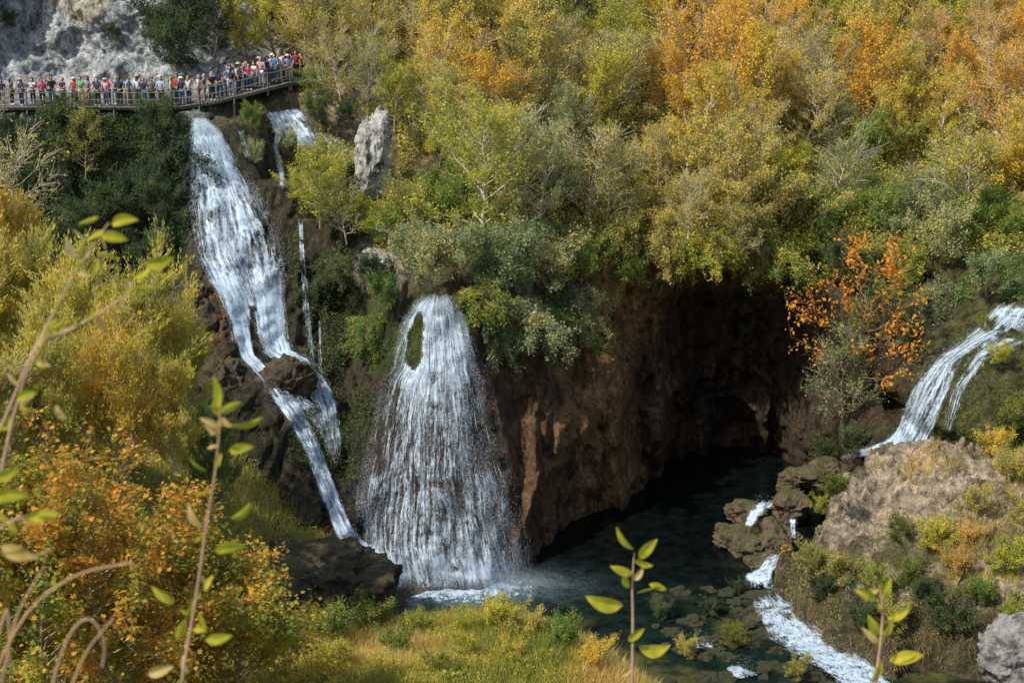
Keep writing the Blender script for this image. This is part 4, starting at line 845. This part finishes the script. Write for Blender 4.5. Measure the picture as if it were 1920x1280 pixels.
for i,(px,sh,tr) in enumerate(ppl):
    po=poses[[0,1,2,3,4,0,1,0,2,1][(i*7)%10]]
    yo=[-.45,.4,0.,-.6,.7][i%5]
    q=P(px,180,93.5);x=q[0];z,y=deck(x);y=y+yo
    e=empty('person',(float(x),float(y),float(z)-.005),random.choice([0,.5,-.6,1.4,-1.5,2.6,.2,-.2]));s=random.uniform(.97,1.12);e.scale=(s*1.04,s*1.04,s)
    hc=random.choice(['brown','black','brown','grey','blond']);hat=(i%6==3)
    hair_long=random.random()<.45
    tag(e,'person in %s top, %s trousers, %s, %s from the left'%(sh,tr,po,ORD(i+1)),'person','people on the boardwalk')
    parts=[('body',PM[po]['body'],SK[i%2]),('shirt',PM[po]['shirt'],CM[sh]),('trousers',PM[po]['trousers'],CM[tr]),('hair',HAIR[int(hair_long)],HM_[hc]),('shoes',SHOE[po],CM[random.choice(['black','white','grey'])])]
    if hat: parts.append(('sun_hat',HAT,CM[random.choice(['white','beige'])]))
    for nm,me,mt in parts:
        if not me.materials: me.materials.append(mt)
        o=bpy.data.objects.new(nm,me);link(o,e);o.material_slots[0].link='OBJECT';o.material_slots[0].material=mt
print('people',time.time()-T0)
# ---------- foreground twigs
FL=leafmat('fore_leaf',[(.18,.24,.02),(.34,.34,.03),(.52,.44,.05)],.55,45,1.3,-.72);FL2=leafmat('fore_leaf_golden',[(.44,.30,.08),(.60,.44,.15),(.70,.56,.28)],.5,45,1.1,-.72)
ST=flat('twig_bark',(.46,.30,.20),.7,.2,30)
def leafmesh(c,ang,ln,Y,mat,parent,tilt):
    u=np.linspace(0,1,9);w=np.sin(u**.8*math.pi)**.8*.20;V=[]
    d=np.array([math.cos(ang),0,math.sin(ang)]);sd=np.array([-math.sin(ang),0,math.cos(ang)]);f=np.array([0,1.,0])
    sd2=sd*math.cos(tilt)+f*math.sin(tilt);cv=random.uniform(-.6,.6)
    for a,b in zip(u,w):
        ctr=d*(a-.5)*ln+f*ln*.25*(a-.5)**2+sd*ln*cv*(a-.5)**2
        for k in(-1,-.5,0,.5,1): V.append(c+ctr+sd2*b*k*ln+f*abs(k)*-.5*ln*b)
    Fq=[(i*5+j,i*5+j+1,(i+1)*5+j+1,(i+1)*5+j) for i in range(8) for j in range(4)]
    mesh_np('leaf',V,Fq,mat,parent,False)
def twig(lab,paths,leaves,Y,r=.0028,ls=.85,extra=0):
    e=empty('leafy_twig');tag(e,lab,'twig')
    for pi_,pth in enumerate(paths):
        q=np.array([P(a,b,Y+(c if c else 0)) for a,b,c in pth]);m=MB()
        u=np.linspace(0,1,len(q));uu=np.linspace(0,1,len(q)*5);q2=np.stack([np.interp(uu,u,q[:,k]) for k in range(3)],-1)
        kk=np.ones(5)/5
        for k in range(3):
            pad=np.pad(q2[:,k],2,mode='edge');q2[:,k]=np.convolve(pad,kk,'valid')
        m.tube(q2,r*(1.2-.8*uu),6);m.build('stem' if pi_==0 else 'side_stem',ST,e)
        vis=[j for j in range(len(q2)) if proj(*q2[j])[1]<1300]
        for _ in range(extra):
            j=random.choice(vis);an=random.uniform(0,2*math.pi);l=random.uniform(20,38)/F*Y
            leafmesh(q2[j]+np.array([math.cos(an),0,math.sin(an)])*l*.6,an,l,Y,FL2 if random.random()<.4 else FL,e,random.uniform(-1,1))
    for (a,b,an,ln,pale) in leaves:
        leafmesh(P(a,b,Y+random.uniform(-.03,.03)),math.radians(an),ln*ls/F*Y,Y,FL2 if pale else FL,e,random.uniform(-1.,1.))
twig('blurred leafy twig rising at the left edge with yellow green leaf tips',[[(-130,1600,0),(-80,1150,0),(-20,850,0),(20,760,0),(60,660,0),(100,590,.05),(135,520,.05),(175,460,.05),(208,412,.05)],[(75,640,0),(130,620,.03),(190,585,.05),(250,545,.08)],[(0,900,0),(20,800,0),(48,700,0),(75,650,0)]],
[(165,415,200,50,0),(232,410,10,60,0),(215,443,-10,60,0),(130,467,110,45,1),(205,478,-15,50,0),(300,492,15,65,0),(268,515,30,45,0),(270,540,0,55,0),(232,577,-10,45,1),(150,440,140,40,1),(25,690,150,40,1),(48,738,20,50,0),(82,640,60,40,1),(110,612,30,40,0),(170,635,-10,40,1),(112,775,-50,40,1),(60,670,80,35,1),(15,795,60,40,0),(180,500,70,35,0)],2.3,extra=12,ls=.9)
twig('blurred twig with large yellow leaves low at the left edge',[[(-150,1600,0),(-120,1200,0),(-60,1050,0),(0,985,0),(50,965,0)]],[(20,925,5,85,0),(75,965,10,95,0),(35,1035,-20,90,1),(10,890,20,70,0),(80,1035,20,60,1)],1.9,extra=5)
twig('blurred upright leafy twig in the lower left in front of the maple',[[(330,1600,0),(335,1300,0),(365,1140,0),(385,1000,0),(405,880,0),(412,800,0),(415,740,0)]],
[(410,735,90,75,0),(432,762,30,55,0),(395,790,150,55,1),(465,795,15,80,0),(452,838,10,60,0),(370,872,140,55,0),(362,970,120,65,1),(455,962,40,65,0),(430,1022,10,75,0),(305,1115,140,70,0),(390,1092,60,50,0),(340,1180,70,60,0),(410,1195,10,65,0),(300,1255,20,70,1),(380,1165,100,50,0),(345,1245,100,50,1)],2.3,extra=18)
twig('small upright twig with bright yellow green leaves at the bottom centre',[[(1190,1600,0),(1185,1300,0),(1187,1160,0),(1185,1090,0),(1190,1030,0)]],
[(1168,1012,125,66,0),(1213,1027,50,62,0),(1165,1068,160,54,0),(1215,1103,15,58,0),(1235,1098,-20,42,0),(1132,1130,165,88,0),(1192,1188,40,48,0),(1228,1218,5,72,0),(1172,1088,100,40,0)],3.2,.004,.92,4)
twig('small upright twig with green leaves at the bottom right',[[(1640,1600,0),(1640,1290,0),(1652,1200,0),(1656,1140,0),(1648,1090,0)]],
[(1625,1112,150,56,0),(1660,1103,70,56,0),(1637,1172,120,58,0),(1685,1150,25,56,0),(1632,1190,140,56,1),(1700,1228,10,78,0),(1645,1258,70,56,0),(1665,1180,60,45,0)],3.0,.004,.92,4)
e=empty('dry_stems');tag(e,'blurred arching dry brown stems at the bottom left','dry stems')
DS_=flat('dry_stem',(.42,.27,.15),.8,.2,20)
for pth in [[(-60,1500),(-10,1250),(60,1130),(150,1070),(265,1052)],[(60,1600),(90,1300),(130,1180),(170,1150),(200,1200),(190,1260)],[(-40,1500),(0,1300),(30,1150),(90,1050)],[(100,1600),(110,1350),(160,1220),(220,1150)],[(-60,1500),(0,1180),(15,1130),(20,1260)]]:
    q=np.array([P(a,b,1.9) for a,b in pth]);u=np.linspace(0,1,len(q));uu=np.linspace(0,1,40)
    q2=np.stack([np.interp(uu,u,q[:,k]) for k in range(3)],-1)
    for _ in range(3):
        for k in range(3): q2[:,k]=np.convolve(np.pad(q2[:,k],2,mode='edge'),np.ones(5)/5,'valid')
    m=MB();m.tube(q2,.0025*(1.1-.6*uu),6);m.build('stem',DS_,e)
# ---------- light, world, camera
AZ=math.radians(236);EL=math.radians(50)
w=bpy.data.worlds.new('World');S.world=w;w.use_nodes=True;nt=w.node_tree;bg=nt.nodes['Background'];sk=nt.nodes.new('ShaderNodeTexSky');sk.sky_type='NISHITA';sk.sun_disc=False;sk.sun_elevation=EL;sk.sun_rotation=AZ
sk.air_density=1.3;sk.dust_density=1.8
nt.links.new(sk.outputs[0],bg.inputs[0]);bg.inputs[1].default_value=.15
ld=bpy.data.lights.new('sun','SUN');ld.energy=5;ld.angle=math.radians(.5);ld.color=(1,.95,.82);lo=bpy.data.objects.new('sun',ld);link(lo)
d=Vector((math.sin(AZ)*math.cos(EL),math.cos(AZ)*math.cos(EL),math.sin(EL)));lo.rotation_euler=d.to_track_quat('Z','Y').to_euler()
cd=bpy.data.cameras.new('camera');cd.lens=50*F/2666.7;cd.sensor_width=36;cd.clip_start=.1;cd.clip_end=2000;co=bpy.data.objects.new('camera',cd);co.location=(0,0,CZ);co.rotation_euler=(math.pi/2-PT,0,0);link(co);S.camera=co
cd.dof.use_dof=True;cd.dof.focus_distance=85;cd.dof.aperture_fstop=7
S.view_settings.view_transform='Standard'
print('done',time.time()-T0)
